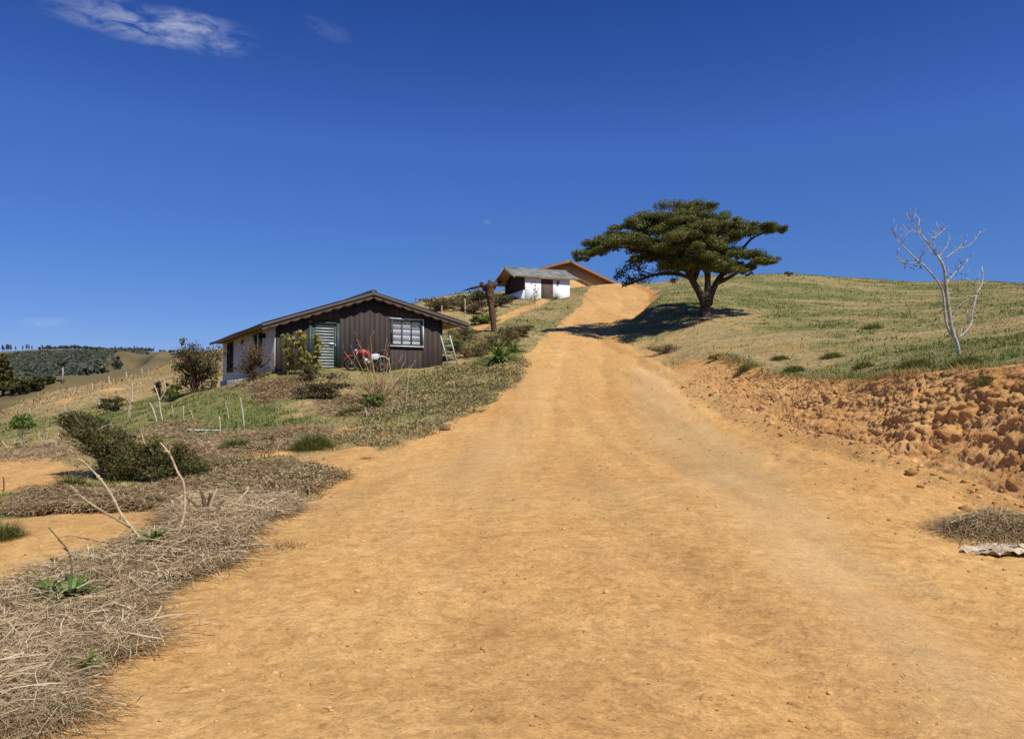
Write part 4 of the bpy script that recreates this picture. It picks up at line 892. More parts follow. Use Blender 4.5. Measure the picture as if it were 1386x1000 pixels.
# ---- the umbrella-crowned tree -----------------------------------------
def big_tree():
    Y0 = 48.; b = Vector(G(955, 428)); Y0 = b.y; print('TREE Y', Y0)
    def T(zx, zy, dy=0.): return Vector(P(760+zx/4, 250+zy/4, Y0+dy))-b
    e = empty('umbrella_tree', b, 'broad flat-topped tree with dark forked trunk casting its shadow on the dirt road', 'tree')
    s = Y0/F/4    # metres per zoomed pixel
    m = MB()
    def limb(pts, r0, r1, n=8): p = smooth_path(pts, 4); m.tube(p, lerpr(r0, r1, len(p)), n, True, .5, .10)
    m.tube([(0, 0, -.4), (0, 0, .15), (.02, 0, .5), (.05, 0, .9), (.02, .05, 1.3)], [.50, .33, .27, .27, .24], 12, True, .5, .1)
    limb([T(775, 660), T(750, 590, -.1), T(715, 530, -.3), T(690, 480, -.4)], .22, .16); limb([T(785, 640), T(792, 560, .1), T(790, 480, 0)], .22, .16); limb([T(795, 650), T(815, 580, .2), T(845, 520, .3), T(880, 470, .5)], .22, .13)
    limb([T(690, 490, -.4), T(720, 440, -.6), T(690, 350, -1), T(640, 260, -1.6)], .19, .07); limb([T(715, 520, -.2), T(745, 430, .3), T(735, 330, 1.0), T(760, 210, 1.4)], .16, .06)
    limb([T(790, 490), T(755, 400, .8), T(690, 300, 2), T(560, 220, 2.6)], .15, .05); limb([T(790, 480), T(805, 390, -.8), T(830, 300, -1.8), T(900, 210, -2.4)], .16, .05)
    limb([T(845, 520, .3), T(920, 440, .8), T(1020, 300, 1.), T(1130, 250, .8)], .13, .04); limb([T(840, 530, .3), T(930, 490, -.2), T(1010, 430, -.8), T(1110, 400, -1)], .11, .035); limb([T(830, 540, .2), T(900, 510, .2), T(960, 470, .2), T(1000, 440, .6)], .10, .04)
    limb([T(690, 500, -.4), T(600, 480, -.4), T(500, 490, -.3), T(400, 525, -.1), T(335, 550, 0)], .13, .035); limb([T(690, 480, -.4), T(610, 400, -1.2), T(480, 350, -1.4), T(300, 340, -1.), T(160, 370, -.6)], .15, .04)
    limb([T(700, 460, -.2), T(600, 360, 1.2), T(430, 270, 1.8), T(260, 280, 1.5)], .13, .04); limb([T(800, 470, 0), T(810, 400, 1.8), T(860, 330, 3.2), T(900, 300, 4.)], .12, .04); limb([T(780, 470, 0), T(730, 400, -2), T(700, 330, -3.4), T(660, 300, -4.2)], .12, .04)
    limb([T(600, 480, -.4), T(560, 440, -.6), T(490, 410, -.6), T(420, 440, -.4)], .05, .02, 5); limb([T(500, 490, -.3), T(440, 470, 0), T(380, 455, .1), T(330, 440, .2)], .04, .015, 5); limb([T(400, 525, -.1), T(350, 500, 0), T(320, 480, 0)], .03, .012, 5)
    m.build('trunk', M_BARK, e, True)
    pads = [(430,205,105,42,0,1.6),(540,160,130,45,.4,2.2),(640,130,110,40,1.,2.4),(740,120,95,30,.6,1.6),(640,175,150,45,-1.5,2.0),(380,270,110,42,1.4,1.6),(290,285,105,42,.8,1.4),(200,325,95,38,-.4,1.3),(150,365,85,34,-.6,1.2),(120,395,50,24,-.6,.9),
            (460,300,130,45,-1.4,1.8),(560,250,140,45,2.4,2.0),(600,330,120,42,-2.4,1.8),(520,385,110,38,.6,1.6),(610,405,90,38,1.6,1.5),(650,440,60,22,-.4,1.),(440,395,70,32,-.6,1.2),
            (880,180,85,42,.2,1.6),(840,220,110,45,-2.0,2.0),(930,225,110,42,1.,1.8),(1030,235,105,34,.8,1.5),(1120,240,75,26,.8,1.2),(1190,248,40,18,.8,.8),(760,260,130,48,2.6,2.2),(740,230,120,45,-3.2,2.0),
            (870,300,120,46,2.4,2.0),(800,320,90,40,-3.4,1.6),(900,370,110,46,-.6,1.7),(850,415,85,40,1.6,1.5),(980,390,100,42,-.8,1.6),(1060,400,85,34,-1.,1.3),(1130,405,50,22,-1.,.9),(960,450,80,30,.2,1.2),(1000,480,32,18,.2,.5),(900,455,60,26,1.2,1.),
            (1150,246,70,24,.4,1.),(1080,225,80,26,.2,1.2),(990,260,90,30,-.4,1.4),(1090,415,80,26,-.6,1.2),(700,200,140,50,0,2.),(520,230,130,50,-.5,2.),(400,330,110,40,0,1.5),(700,360,70,36,1.,1.2),(560,340,110,40,-1.,1.6),(820,345,90,36,.2,1.4),(240,345,80,34,.3,1.2),(720,430,80,30,2.,1.6),(640,400,90,40,-3.,1.6),(720,390,80,36,-3.4,1.5),(600,450,70,26,-2.4,1.3),(700,450,50,22,-3.,1.1),(860,430,90,34,-3.,1.5),(940,455,70,26,-2.,1.2),(820,390,80,34,-3.6,1.5),(660,350,90,36,-4.,1.6),(860,440,80,30,-1.6,1.5),(930,430,70,30,1.,1.3),(600,440,80,26,-1.6,1.3),(780,330,110,40,3.4,2.),(760,300,120,40,-2.,2.),(480,350,110,36,2.,1.6),(350,310,100,36,-1.,1.4),(660,230,140,45,4.2,2.),(880,260,120,45,4.2,2.),(680,290,120,42,-4.6,1.8),(560,300,90,36,4.2,1.6),(320,230,60,28,.5,1.)]
    L = []
    for i, (x, y, rx, ry, dy, rd) in enumerate(pads):
        r = random.Random(i*7+1); n = 1150*(rx*ry/4500)**.9*(rd/1.6)**.5
        # each pad breaks into smaller tufts so that its outline is ragged
        for k in range(7): L.append((tuple(T(x+r.uniform(-.85, .85)*rx, y+r.uniform(-.6, .6)*ry, dy+r.uniform(-.7, .7)*rd)), (rx*s*r.uniform(.34, .55), rd*r.uniform(.35, .55), ry*s*r.uniform(.35, .6)), n*.30))
    for (x, y, rx, ry) in ((560,480,70,22),(470,490,60,22),(520,465,60,22),(600,470,55,20),(440,520,50,16),(610,515,22,16)):
        L.append((tuple(T(x, y, -.4)), (rx*s, .6, ry*s), 90))
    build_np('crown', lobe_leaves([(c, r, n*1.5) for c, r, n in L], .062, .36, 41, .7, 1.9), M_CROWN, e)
    L = [(tuple(T(x, y, .2)), (rx*s, .8, ry*s), n) for x, y, rx, ry, n in ((330,470,48,30,150),(375,430,55,32,150),(420,450,50,34,130),(370,510,60,34,190),(310,500,34,24,80),(430,490,50,24,120),(350,535,34,18,90),(400,400,40,20,60))]
    q = build_np('drooping_foliage', lobe_leaves(L, .075, .45, 42, .5, 1.5), M_CROWN2, e); tag(q, 'thin grey green foliage at the end of the low left limb')
big_tree()

# ---- the bare tree on the right -----------------------------------------
def bare_tree():
    b = Vector(G(1298, 481)); Y0 = b.y
    def T(zx, zy, dy=0.): return Vector(P(1080+zx/4.167, 280+zy/4.167, Y0+dy))-b
    e = empty('bare_tree', b, 'leafless pale-barked young tree standing above the cut bank', 'tree')
    rr = random.Random(4)
    def limb(pts, r0, r1, parent=None, name='branch', twigs=0, mat=M_PALEBARK):
        r0 *= .85; twigs = int(twigs*1.2)
        m = MB(); dz = rr.uniform(-.25, .25); n = len(pts); P3 = [T(x, y, dz*i/max(1, n-1)+(d[0] if d else 0)) for i, (x, y, *d) in enumerate(pts)]
        p = smooth_path(P3, 4); m.tube(p, lerpr(r0, r1, len(p)), 7, True, .5, .06)
        for k in range(twigs):
            q = p[int(len(p)*rr.uniform(.3, .95))]; t = q+Vector((rr.uniform(-.16, .16), rr.uniform(-.14, .14), rr.uniform(.05, .26))); m.tube([q, (q+t)/2+Vector((rr.uniform(-.03, .03), 0, 0)), t], [.007, .006, .003], 4)
            if rr.random() < .5: m.ell(t, (.012, .012, .018), 6, 4)
        return m.build(name, mat, parent or e, True)
    tr = limb([(910,850),(900,780),(872,700),(855,600),(838,470),(832,400),(822,340),(795,285)], .055, .030, None, 'trunk')
    limb([(885,740),(862,710),(838,665),(828,600),(822,510),(800,440),(760,385),(710,330),(690,318)], .032, .018, twigs=4)
    limb([(690,318),(640,270),(595,225),(560,185),(540,150),(530,118)], .022, .006, twigs=6); limb([(690,318),(650,318),(610,320),(575,305),(550,275)], .018, .006, twigs=5); limb([(692,310),(690,285),(715,250),(712,205)], .016, .006, twigs=3)
    limb([(795,285),(770,250),(735,205),(705,165),(688,130),(684,65)], .026, .008, twigs=4); limb([(700,160),(672,125),(650,95),(640,75)], .014, .006, twigs=5); limb([(690,150),(660,140),(630,140),(600,170)], .012, .005, twigs=4)
    limb([(735,205),(770,165),(800,130),(818,95)], .020, .006, twigs=3); limb([(760,185),(800,150),(830,122)], .012, .005, twigs=2); limb([(795,285),(820,250),(845,210),(850,150)], .022, .007, twigs=2); limb([(790,280),(765,265),(745,250),(735,215)], .014, .006, twigs=2)
    limb([(832,290),(870,262),(915,235),(960,220),(1000,185),(1030,140)], .018, .006, twigs=5); limb([(905,240),(925,210),(932,180)], .012, .005, twigs=1)
    limb([(838,430),(870,390),(905,350),(920,315)], .018, .006, twigs=4); limb([(905,370),(945,320),(965,280)], .010, .004, twigs=2); limb([(795,285),(775,230),(765,190)], .010, .004, twigs=2)
    limb([(905,738),(945,705),(978,655),(985,590),(1002,520),(1005,490)], .028, .018); limb([(1005,490),(1030,450),(1045,400),(1035,340)], .022, .007, twigs=3); limb([(1002,480),(990,440),(960,410),(930,395)], .013, .005, twigs=2)
    limb([(868,610),(900,570),(950,530),(1000,500)], .022, .014); limb([(975,515),(960,560),(948,600),(958,630)], .008, .004, twigs=3); limb([(918,735),(922,700),(930,690)], .010, .006)
    m = MB()
    for k in range(26): m.ell(T(rr.uniform(600, 700) if k < 14 else rr.uniform(835, 925), rr.uniform(300, 350) if k < 14 else rr.uniform(325, 395), rr.uniform(-.2, .2)), (.014, .014, .022), 6, 4)
    o = m.build('seed_pods', M_STEM, e, True); tag(o, kind='stuff')
bare_tree()

# ---- post, shrubs round the house ---------------------------------------
def old_post():
    b = Vector(G(668, 449)); Y0 = b.y; e = empty('trunk_post', b, 'thick weathered brown trunk standing upright as a post, wider at its top', 'post')
    def T(u, v, dy=0.): return Vector(P(u, v, Y0+dy))-b
    m = MB(); p = smooth_path([T(668.5, 452), T(668, 440), T(666.5, 425), T(664.5, 408), T(663, 396), T(661, 386)], 6); k = Y0/F
    m.tube(p, [k*r for r in np.interp(np.linspace(0, 1, len(p)), [0, .1, .3, .6, .8, 1], [3.5, 3.6, 4.2, 5.2, 6.2, 7.6])], 16, True, .5, .13)
    m.build('trunk', mat_plain('brown_cracked_bark', (.13, .075, .042), .95, 0, .5, 7, .1, .06), e, True)
    m = MB()
    for (u, v, u2, v2, r) in ((658,392,651,383,3.4),(663,389,663,380.5,3.6),(667,390,672,383,3.0),(658,402,653,397,2.2),(670,414,674,412,2.6)): m = MB(); m.tube([T(u, v), T((u+u2)/2, (v+v2)/2, -.05), T(u2, v2, .05)], [k*r*1.2, k*r, k*r*.75], 9, True, .5, .15); m.build('branch_stub', M_BARK, e, True)
old_post()

def strap_plant(name, label, uv, n, ln, wd, seed, cat='plant', group=None, mat=M_STRAP, droop=.5, lift=0.):
    b = Vector(G(*uv)); b.z += lift; e = empty(name, b, label, cat, group); g = np.random.default_rng(seed)
    nrm = g.normal(size=(n, 2)); V = []; L = []; S = []; T = []
    for i in range(n):
        az = g.uniform(0, 6.28); el = g.uniform(.25, 1.35); l = ln*g.uniform(.6, 1.15); w = wd*g.uniform(.7, 1.2); o = len(V); ro = g.uniform(0, .22)*ln; a0 = g.uniform(0, 6.28)
        p = np.array([ro*math.cos(a0), ro*math.sin(a0), 0.]); t = np.clip(g.normal(.5, .25), 0, 1)
        for k in range(6):
            q = k/5; ww = w*(1-.9*q**2.2)*.5; sd = np.array([-math.sin(az), math.cos(az), 0]); V += [p-sd*ww, p+np.array([0, 0, -.012*l]), p+sd*ww]; T += [t]*3
            p = p+np.array([math.cos(az)*math.cos(el), math.sin(az)*math.cos(el), math.sin(el)])*l/5; el -= droop*g.uniform(.3, .7)
        for k in range(5):
            for c in (0, 1): L += [o+3*k+c, o+3*k+c+1, o+3*k+3+c+1, o+3*k+3+c]; S.append(4)
    build_np('foliage', (np.array(V), np.array(L), np.array(S), np.array(T)), mat, e); return e
strap_plant('agave_plant', 'clump of broad green strap leaves at the left road edge below the trunk post', (674, 490), 110, 1.15, .12, 3)
strap_plant('agave_plant', 'smaller strap-leaved plant just right of the big strap-leaved clump', (695, 477), 50, .9, .08, 4)
strap_plant('yucca_plant', 'low bright green plant by the white house door step', (752, 406), 34, .9, .10, 5)
strap_plant('weed_clump', 'small bright green weed rosette at the foot of the leaning forked twig', (207, 745), 44, .22, .034, 6, 'weed', None, M_LIME, .5, .07)
strap_plant('weed_clump', 'dark green weed rosette at the foot of the short leaning twig', (99, 820), 46, .24, .040, 7, 'weed', None, M_STRAP, .5, .07)
strap_plant('weed_clump', 'dark green weed rosette in the straw left of the short leaning twig', (68, 818), 34, .2, .036, 9, 'weed', None, M_STRAP, .5, .07)
strap_plant('weed_clump', 'tiny green weed sprouting low at the straw edge near the picture corner', (116, 917), 34, .13, .028, 8, 'weed', None, M_STRAP, .5, .05)
strap_plant('weed_clump', 'small green weed on bare soil beyond the short leaning twig', (76, 768), 18, .14, .03, 10, 'weed')

def G3(u, v): return Vector(G(u, v))
shrub('large_shrub', 'large olive shrub at the rear end of the dark house white side wall', 'shrub', G3(262, 531), blob(2.9, 2.0, 2.2, 3600, 13, 2)+[(.0, 0, 1.9, .35, .3, .3, 120), (-.5, 0, 2.2, .18, .2, .2, 60), (.9, .2, 1.7, .5, .4, .4, 220)], .055, M_OLIVE, 3, .5, None, M_STEM, .03, 7)
shrub('side_shrub', 'thin twiggy shrub standing against the white side wall of the dark house', 'shrub', G3(343, 516), blob(2.0, 1.75, 1.2, 520, 10, 6), .045, M_RUST, 7, .5, None, M_STEM, .022, 14)
for i, (u, v, hh, lab) in enumerate(((389, 508, 1.72, 'tall leafy stalk with big pale leaves, leftmost before the dark house wall'), (408, 508, 1.85, 'tallest yellow green leafy stalk between the white corner and the green door'), (427, 506, 1.6, 'leafy yellow green stalk right beside the green door'))):
    L = []; r = random.Random(i+20)
    for k in range(9): z = hh*(.22+.085*k); L.append((r.uniform(-.16, .16), r.uniform(-.16, .16), z, .20, .20, .13, 30))
    shrub('leafy_stalk', lab, 'plant', G3(u, v), L, .075, M_YLEAF, 60+i, .75, 'leafy stalks before the house wall', M_STEM, .016, 1, .3)
shrub('low_bush', 'dark low brushwood bush on the slope below the green door', 'shrub', G3(435, 541), blob(2.7, .95, 1.4, 2400, 12, 8), .045, M_RUST, 9, .4, None, M_STEM, .014, 10)
shrub('low_bush', 'yellow brown dry bush at the foot of the leafy stalks', 'shrub', G3(418, 517), blob(1.3, .7, .9, 900, 8, 28), .045, M_OLIVE, 29, .4, None, M_STEM, .012, 8)
def dead_shrub():
    b = G3(513, 547); e = empty('dead_shrub', b, 'leafless orange brown shrub fanning out in front of the motorcycle', 'shrub'); r = random.Random(5); m = MB()
    for k in range(58):
        a = math.radians(r.uniform(8, 165)); l = r.uniform(.7, 2.3)*(.6+.4*math.sin(a)); dy = r.uniform(-.6, .4); p = [Vector((r.uniform(-.05, .05), 0, 0))]
        for i in range(1, 5): q = i/4*l; p.append(Vector((math.cos(a)*q*.95+r.uniform(-.05, .05), dy*q*.6, math.sin(a)*q+r.uniform(-.04, .06))))
        m.tube(p, lerpr(.016, .005, 5), 5)
        for j in range(3): c = p[r.randint(1, 4)]; d = Vector((r.uniform(-.25, .25), r.uniform(-.15, .15), r.uniform(.05, .35))); m.tube([c, c+d*.5+Vector((.02, 0, 0)), c+d], [.007, .005, .003], 4)
    m.build('branch', M_ORSTEM, e, True)
dead_shrub()
shrub('low_bush', 'small dark green bush under the leafless orange brown shrub', 'shrub', G3(503, 553), blob(1.3, .55, .8, 900, 8, 18), .04, M_LIME, 19, .4, None, M_STEM, .010, 4)
def stalk(u0, v0, u1, v1, lab, grp, rad=.012, mat=M_STAKE, name='dry_stalk', cat='stalk', bend=0., dy=0., yy=None):
    b = G3(u0, v0); k = b.y; t = Vector(P(u1, v1, k+dy))-b; e = tag(None or _tube_obj(name, b, [Vector((0, 0, -.12)), t*.5+Vector((bend, 0, 0)), t], [rad, rad*.9, rad*.7], mat), lab, cat, grp); return e
def _tube_obj(name, b, pts, rad, mat, n=7, wob=.08):
    m = MB(); p = smooth_path(pts, 4); rr = [float(q) for q in np.interp(np.linspace(0, 1, len(p)), np.linspace(0, 1, len(rad)), rad)]; m.tube(p, rr, n, True, .5, wob)
    o = m.build(name, mat, None, True); o.location = b; return o
for a in ((533,536,527,500,'pale dry stalk standing just right of the leafless orange brown shrub'),(534,541,526,484,'bent dry stalk leaning from behind toward the leafless orange brown shrub'),(549,550,554,499,'tall thin dry stalk alone on the weedy slope below the window')): stalk(*a, 'dry stalks on the slope below the house', .014, M_STAKE)

# junipers
b = G3(205, 652)
shrub('juniper_bush', 'dark spreading juniper climbing up to the left behind the forked twigs', 'shrub', G3(150, 648), [(-.9,.3,1.14,.30,.4,.14,420),(-.6,.3,1.02,.38,.5,.17,560),(-.25,.2,.86,.42,.5,.18,600),(-.6,.1,.85,.40,.5,.18,560),(0,.1,.70,.38,.5,.18,520),(.25,.1,.55,.38,.5,.17,480),(-.15,0,.6,.45,.5,.2,560),(.2,0,.42,.42,.5,.2,500),(-.95,.3,1.05,.25,.3,.10,200),(.1,-.05,.25,.4,.45,.16,380),(.45,.1,.55,.2,.3,.14,160)], .034, M_JUN, 31, .26, 'juniper bushes on the left slope', M_STEM, .04, 6, .3)
shrub('juniper_bush', 'low dark green juniper on the right, at the edge of the weedy straw', 'shrub', G3(220, 653), [(-.5,.1,.35,.42,.45,.26,700),(-.1,.1,.45,.40,.45,.28,700),(.25,.1,.42,.36,.4,.26,600),(.5,0,.3,.32,.4,.2,480),(-.2,.1,.72,.16,.2,.14,160),(-.35,.1,.62,.2,.2,.12,160),(.35,0,.66,.14,.2,.12,130),(-.75,0,.22,.3,.35,.18,380),(.05,-.1,.2,.45,.4,.16,420),(.72,0,.2,.2,.3,.15,200)], .034, M_JUN, 32, .26, 'juniper bushes on the left slope', M_STEM, .03, 5, .3)
o = _tube_obj('dead_branch', Vector(G(146, 641)), [(-.2, -.45, .45), (-.05, -.5, .75), (.12, -.5, .92), (.3, -.45, 1.0)], [.03, .025, .02, .01], M_GREYWOOD); tag(o, 'grey dead branch caught in the middle of the dark junipers', 'branch')
shrub('young_tree', 'small round bright green young tree at the left edge', 'tree', G3(29, 601), [(0,0,.78,.40,.4,.24,520),(-.22,0,.68,.26,.3,.16,260),(.24,0,.7,.26,.3,.16,260),(.05,.1,.95,.24,.25,.15,240),(-.15,0,.92,.2,.2,.12,140)], .05, M_LIME, 33, .45, None, M_PALEBARK, .012, 1, .5, ('crown', 'trunk'))
shrub('low_bush', 'dark green low bush beside the tall pale fence post', 'shrub', G3(153, 557), blob(1.9, .72, 1.2, 1100, 10, 38), .05, M_OLIVE, 39, .45, None, M_STEM, .02, 3)
shrub('low_bush', 'dark round bush behind the forked pale stick', 'shrub', G3(219, 541), blob(1.0, .9, .8, 700, 7, 48), .05, M_JUN, 49, .45, None, M_STEM, .02, 3)
shrub('low_bush', 'bright green low bush under the large olive shrub', 'shrub', G3(238, 541), blob(.9, .7, .8, 600, 7, 58), .05, M_LIME, 59, .45, None, M_STEM, .02, 2)
shrub('sapling', 'sparse little dark sapling before the white front wall of the white house', 'sapling', G3(724, 412), [(0,0,.7,.5,.4,.3,26),(.05,0,1.2,.4,.3,.3,26),(-.1,0,1.75,.3,.25,.25,18),(.1,0,2.2,.2,.2,.2,10)], .085, M_RUST, 71, .45, None, M_STEM, .018, 5)
for i, (u, v, w, h, mt, lab) in enumerate(((592,421,3.6,.9,M_DRYB,'yellowish bush leftmost on the ridge behind the dark house roof'),(612,416,3.4,.75,M_DRYB,'bushy yellow green shrub on the ridge between the two fence posts'),(632,409,3.2,.6,M_CROWN2,'grey green bush on the ridge below the tip of the porch roof'),(654,412,3.6,1.15,M_DRYB,'olive bush directly behind the old trunk post'),(640,424,4.,.9,M_RUST,'brown dry brushwood left of the old trunk post'),(676,414,2.6,.9,M_CROWN2,'greyish bush under the porch roof of the white house'),(655,438,2.2,.5,M_LIME,'green bush low on the slope beside the dirt path'))):
    shrub('ridge_shrub', lab, 'shrub', G3(u, v), blob(w, h, 2.5, 800, 11, 80+i), .09, mt, 90+i, .45, 'shrubs on the slope behind the dark house', M_STEM, .03, 4)
for i, (u, v, w, h, mt, lab) in enumerate(((640,483,2.6,.8,M_DRYB,'dry greyish brown bush right of the ladder'),(660,474,2.2,.8,M_DRYB,'dry olive bush between ladder and trunk post foot'),(690,468,1.8,1.0,M_OLIVE,'tall dry weeds above the strap-leaved clump'),(628,463,2.4,.8,M_DRYB,'olive scrub on the slope up right of the ladder top'),(615,476,1.4,.6,M_LIME,'green scrub just behind the ladder'),(706,455,1.8,.6,M_DRYB,'dry scrub along the road edge above the strap-leaved plants'))):
    shrub('dry_bush', lab, 'shrub', G3(u, v), blob(w, h, 1.6, 1300, 11, 110+i), .05, mt, 120+i, .32, 'dry bushes between the house and the road', M_STEM, .012, 9)
shrub('small_bush', 'tiny dark bush alone on the skyline of the right hill', 'shrub', G3(1068, 374.5), blob(1.2, .7, .8, 200, 6, 130), .09, M_OLIVE, 131, .5)
shrub('bank_weeds', 'greyish dry weed patch hanging where the bank begins right of the road', 'weed', G3(896, 479), blob(2.0, .45, 1.2, 1500, 12, 140), .032, M_DRYB, 141, .35, None, M_STEM, .008, 6)

# ---- foreground twigs ----------------------------------------------------
def twig(name, label, uv, paths, mat=M_TWIGBARK, cat='sapling'):
    b = G3(*uv); e = empty(name, b, label, cat); 
    for i, (pts, r0, r1) in enumerate(paths):
        m = MB(); p = smooth_path([Vector(P(u, v, b.y+d))-b for u, v, d in pts], 5); r0 *= .8; r1 *= .75; m.tube(p, lerpr(r0, r1, len(p)), 8, True, .5, .13)
        rr = random.Random(i+3)
        for k in range(5): q = p[rr.randint(2, len(p)-2)]; m.ell(q, (r0*1.25, r0*1.25, r0*1.4), 7, 5)
        m.build('stem', mat, e, True)
twig('leaning_twig', 'pale bare twigs leaning left out of the straw, forked low', (203, 744), [([(206,746,0),(185,722,.1),(165,697,.15),(150,668,.2),(133,645,.3),(113,625,.4),(105,621,.4)], .019, .009), ([(176,713,.1),(150,698,-.1),(125,683,-.2),(110,672,-.25),(95,657,-.3)], .014, .008), ([(162,706,.15),(162,699,.15)], .012, .008)])
twig('bent_twig', 'tallest pale bare twig with a kink beside the junipers', (235, 738), [([(235,742,0),(245,712,0),(250,690,.05),(249,655,.1),(241,640,.15),(230,615,.2),(217,599,.25)], .016, .010), ([(232,617,.2),(226,611,.15),(222,611,.15)], .009, .006), ([(229,616,.2),(230,606,.3)], .008, .005)])
twig('leaning_stake', 'curved pale bare stick leaning left in front of the junipers', (236, 652), [([(237,653,0),(224,643,.05),(212,628,.1),(200,608,.15),(193,592,.2),(191,581,.2)], .022, .016)])
twig('short_twig', 'short brown bare twig leaning left from a weed rosette in the straw', (95, 812), [([(94,814,0),(96,790,0),(97,765,.05),(92,745,.1),(80,730,.2),(66,714,.3)], .010, .006), ([(92,746,.1),(86,741,.05)], .007, .005)], M_STEM)
def stump():
    b = G3(279, 700); b.z += .06; e = empty('tree_stump', b, 'small dark broken stump with splinters in the straw behind the tallest twig', 'stump')
    for pts, r, mt in (([(0,0,-.05),(-.02,0,.1),(-.06,0,.24)], (.045,.035,.02), M_STEM), ([(.03,0,-.05),(.06,0,.12),(.11,.02,.26)], (.035,.03,.012), M_TWIGBARK), ([(0,.05,-.05),(.02,.04,.1),(.04,.02,.2)], (.04,.03,.02), M_STEM), ([(.09,-.02,-.05),(.14,-.02,.07),(.2,0,.13)], (.035,.03,.015), M_STEM), ([(-.05,0,-.03),(-.14,0,.1),(-.24,0,.17)], (.025,.02,.008), M_STEM)):
        m = MB(); m.tube(smooth_path([Vector(p)*1.05 for p in pts], 3), lerpr(r[0]*.8, r[2]*.8, 7), 8, True, .5, .14); m.build('splinter', mt, e, True)
stump()
def sticks():
    for uv, du, z0, z1, l, lab in (((240,661),1.,.04,.05,.55,'pale straight stick lying on the weedy straw behind the tallest twig'),((185,733),-.8,.04,.02,.4,'dark short stick on the straw left of the leaning twigs'),((330,745),.5,.03,.03,.5,'pale curved stick at the straw edge by the road'),((375,945),1.,.02,.02,.0,'')):
        if not l: continue
        b = G3(*uv); a = du; o = _tube_obj('fallen_stick', b, [(-math.cos(a)*l/2, -math.sin(a)*l/2, z0), (0, .03, (z0+z1)/2+.02), (math.cos(a)*l/2, math.sin(a)*l/2, z1)], [.012, .013, .009], M_STAKE if 'pale' in lab else M_STEM); tag(o, lab, 'stick', 'fallen sticks in the straw')
sticks()
def stone(uv, r, lab, seed):
    b = G3(*uv); m = MB(); m.ell((0, 0, r*.35), (r*1.3, r, r*.75), 14, 9, None, .13, seed); o = m.build('stone', mat_plain('dark_brown_stone', (.17, .105, .065), .9, 0, .4, 9, .2, .02), None, True); o.location = b; tag(o, lab, 'stone')
stone((26, 795), .075, 'dark rounded clod on the bare soil left of the straw', 4)
stone((602, 582), .11, 'dark lump of earth on the road just past the weedy verge', 6)
def road_tufts():
    for i, (uv, lab, h) in enumerate((((388, 741), 'small dry grass tuft alone on the dirt right of the straw', .09), ((497, 621), 'small olive grass tuft on the dirt where the side track joins', .10))):
        b = G3(*uv); g = np.random.default_rng(i); n = 140; e = build_np('grass_tuft', blades_np(np.c_[g.normal(0, .09, (n, 2)), np.zeros(n)], g.uniform(.4, 1, n)*h, np.full(n, .006), g.uniform(.75, .985, n), g.uniform(0, 6.28, n), g.random(n)*.5), M_DRY); e.location = b; tag(e, lab, 'grass tuft')
road_tufts()

# ---- stakes and fence posts ----------------------------------------------
STK = [((213,569),(203,545),.035,'thick pale stake leaning left, beside the forked stick'),((248,567),(248,549),.024,'short upright pale stake right of the forked stick'),((262,567),(257,555),.018,'thin stake leaning left, middle of the green slope'),((235,562),(232,549),.022,'grey stub stake with a dark top right of the forked stick'),
       ((310,566),(305,545),.018,'thin slanted stake below the left end of the dark house'),((298,590),(297,564),.024,'upright pale stake at the end of the lying white rod'),((331,578),(325,538),.030,'tall knotty pale stake below the white side wall'),
       ((61,601),(65,585),.022,'short stake right of the round young tree'),((74,608),(79,586),.022,'leaning stake, right one of the close pair by the junipers'),((74,606),(75,589),.016,'thin stake, left one of the close pair by the junipers'),((10,606),(2,597),.022,'low slanted stake at the left picture edge'),
       ((497,565),(494,551),.020,'short double-pointed stake in the green grass below the dark low bush'),((103,589),(104,577),.02,'short pale stake touching the upper tip of the junipers'),((5,665),(4,645),.014,'thin dark stake standing on the bare soil patch at left')]
for a, b2, r, lab in STK:
    stalk(a[0], a[1], b2[0], b2[1], lab, 'cut stakes standing on the left slope', r*.95, M_STEM if 'dark stake' in lab else M_STAKE, 'wooden_stake', 'stake', .01)
def forked():
    b = G3(219, 569); e = empty('forked_stick', b, 'forked pale stick standing on the green slope', 'stick', None)
    for pts, r0, r1 in (([(220,570,0),(217,555,0),(215,539,0),(209,521,.05)], .034, .02), ([(216,543,0),(222,532,0),(224,525,0),(222,514,0)], .026, .018)):
        m = MB(); p = smooth_path([Vector(P(u, v, b.y+d))-b for u, v, d in pts], 4); m.tube(p, lerpr(r0, r1, len(p)), 7, True, .5, .08); m.build('branch', M_STAKE, e, True)
    b = G3(174, 568); e = empty('forked_stick', b, 'two thin grey sticks crossing below the tall pale fence post', 'stick', None)
    for pts in ([(173,569,0),(174,556,0),(178,541,0)], [(176,568,0),(176,553,0),(178,541,.1)]):
        m = MB(); p = smooth_path([Vector(P(u, v, b.y+d))-b for u, v, d in pts], 4); m.tube(p, lerpr(.022, .016, len(p)), 7, True, .5, .08); m.build('branch', M_STAKE, e, True)
    b = G3(275, 586); o = _tube_obj('white_rod', b, [(-.5, 0, .10), (0, 0, .09), (.5, 0, .08)], [.016, .016, .016], M_WPAINT); tag(o, 'thin white rod lying level across the grass on the left slope', 'rod')
forked()
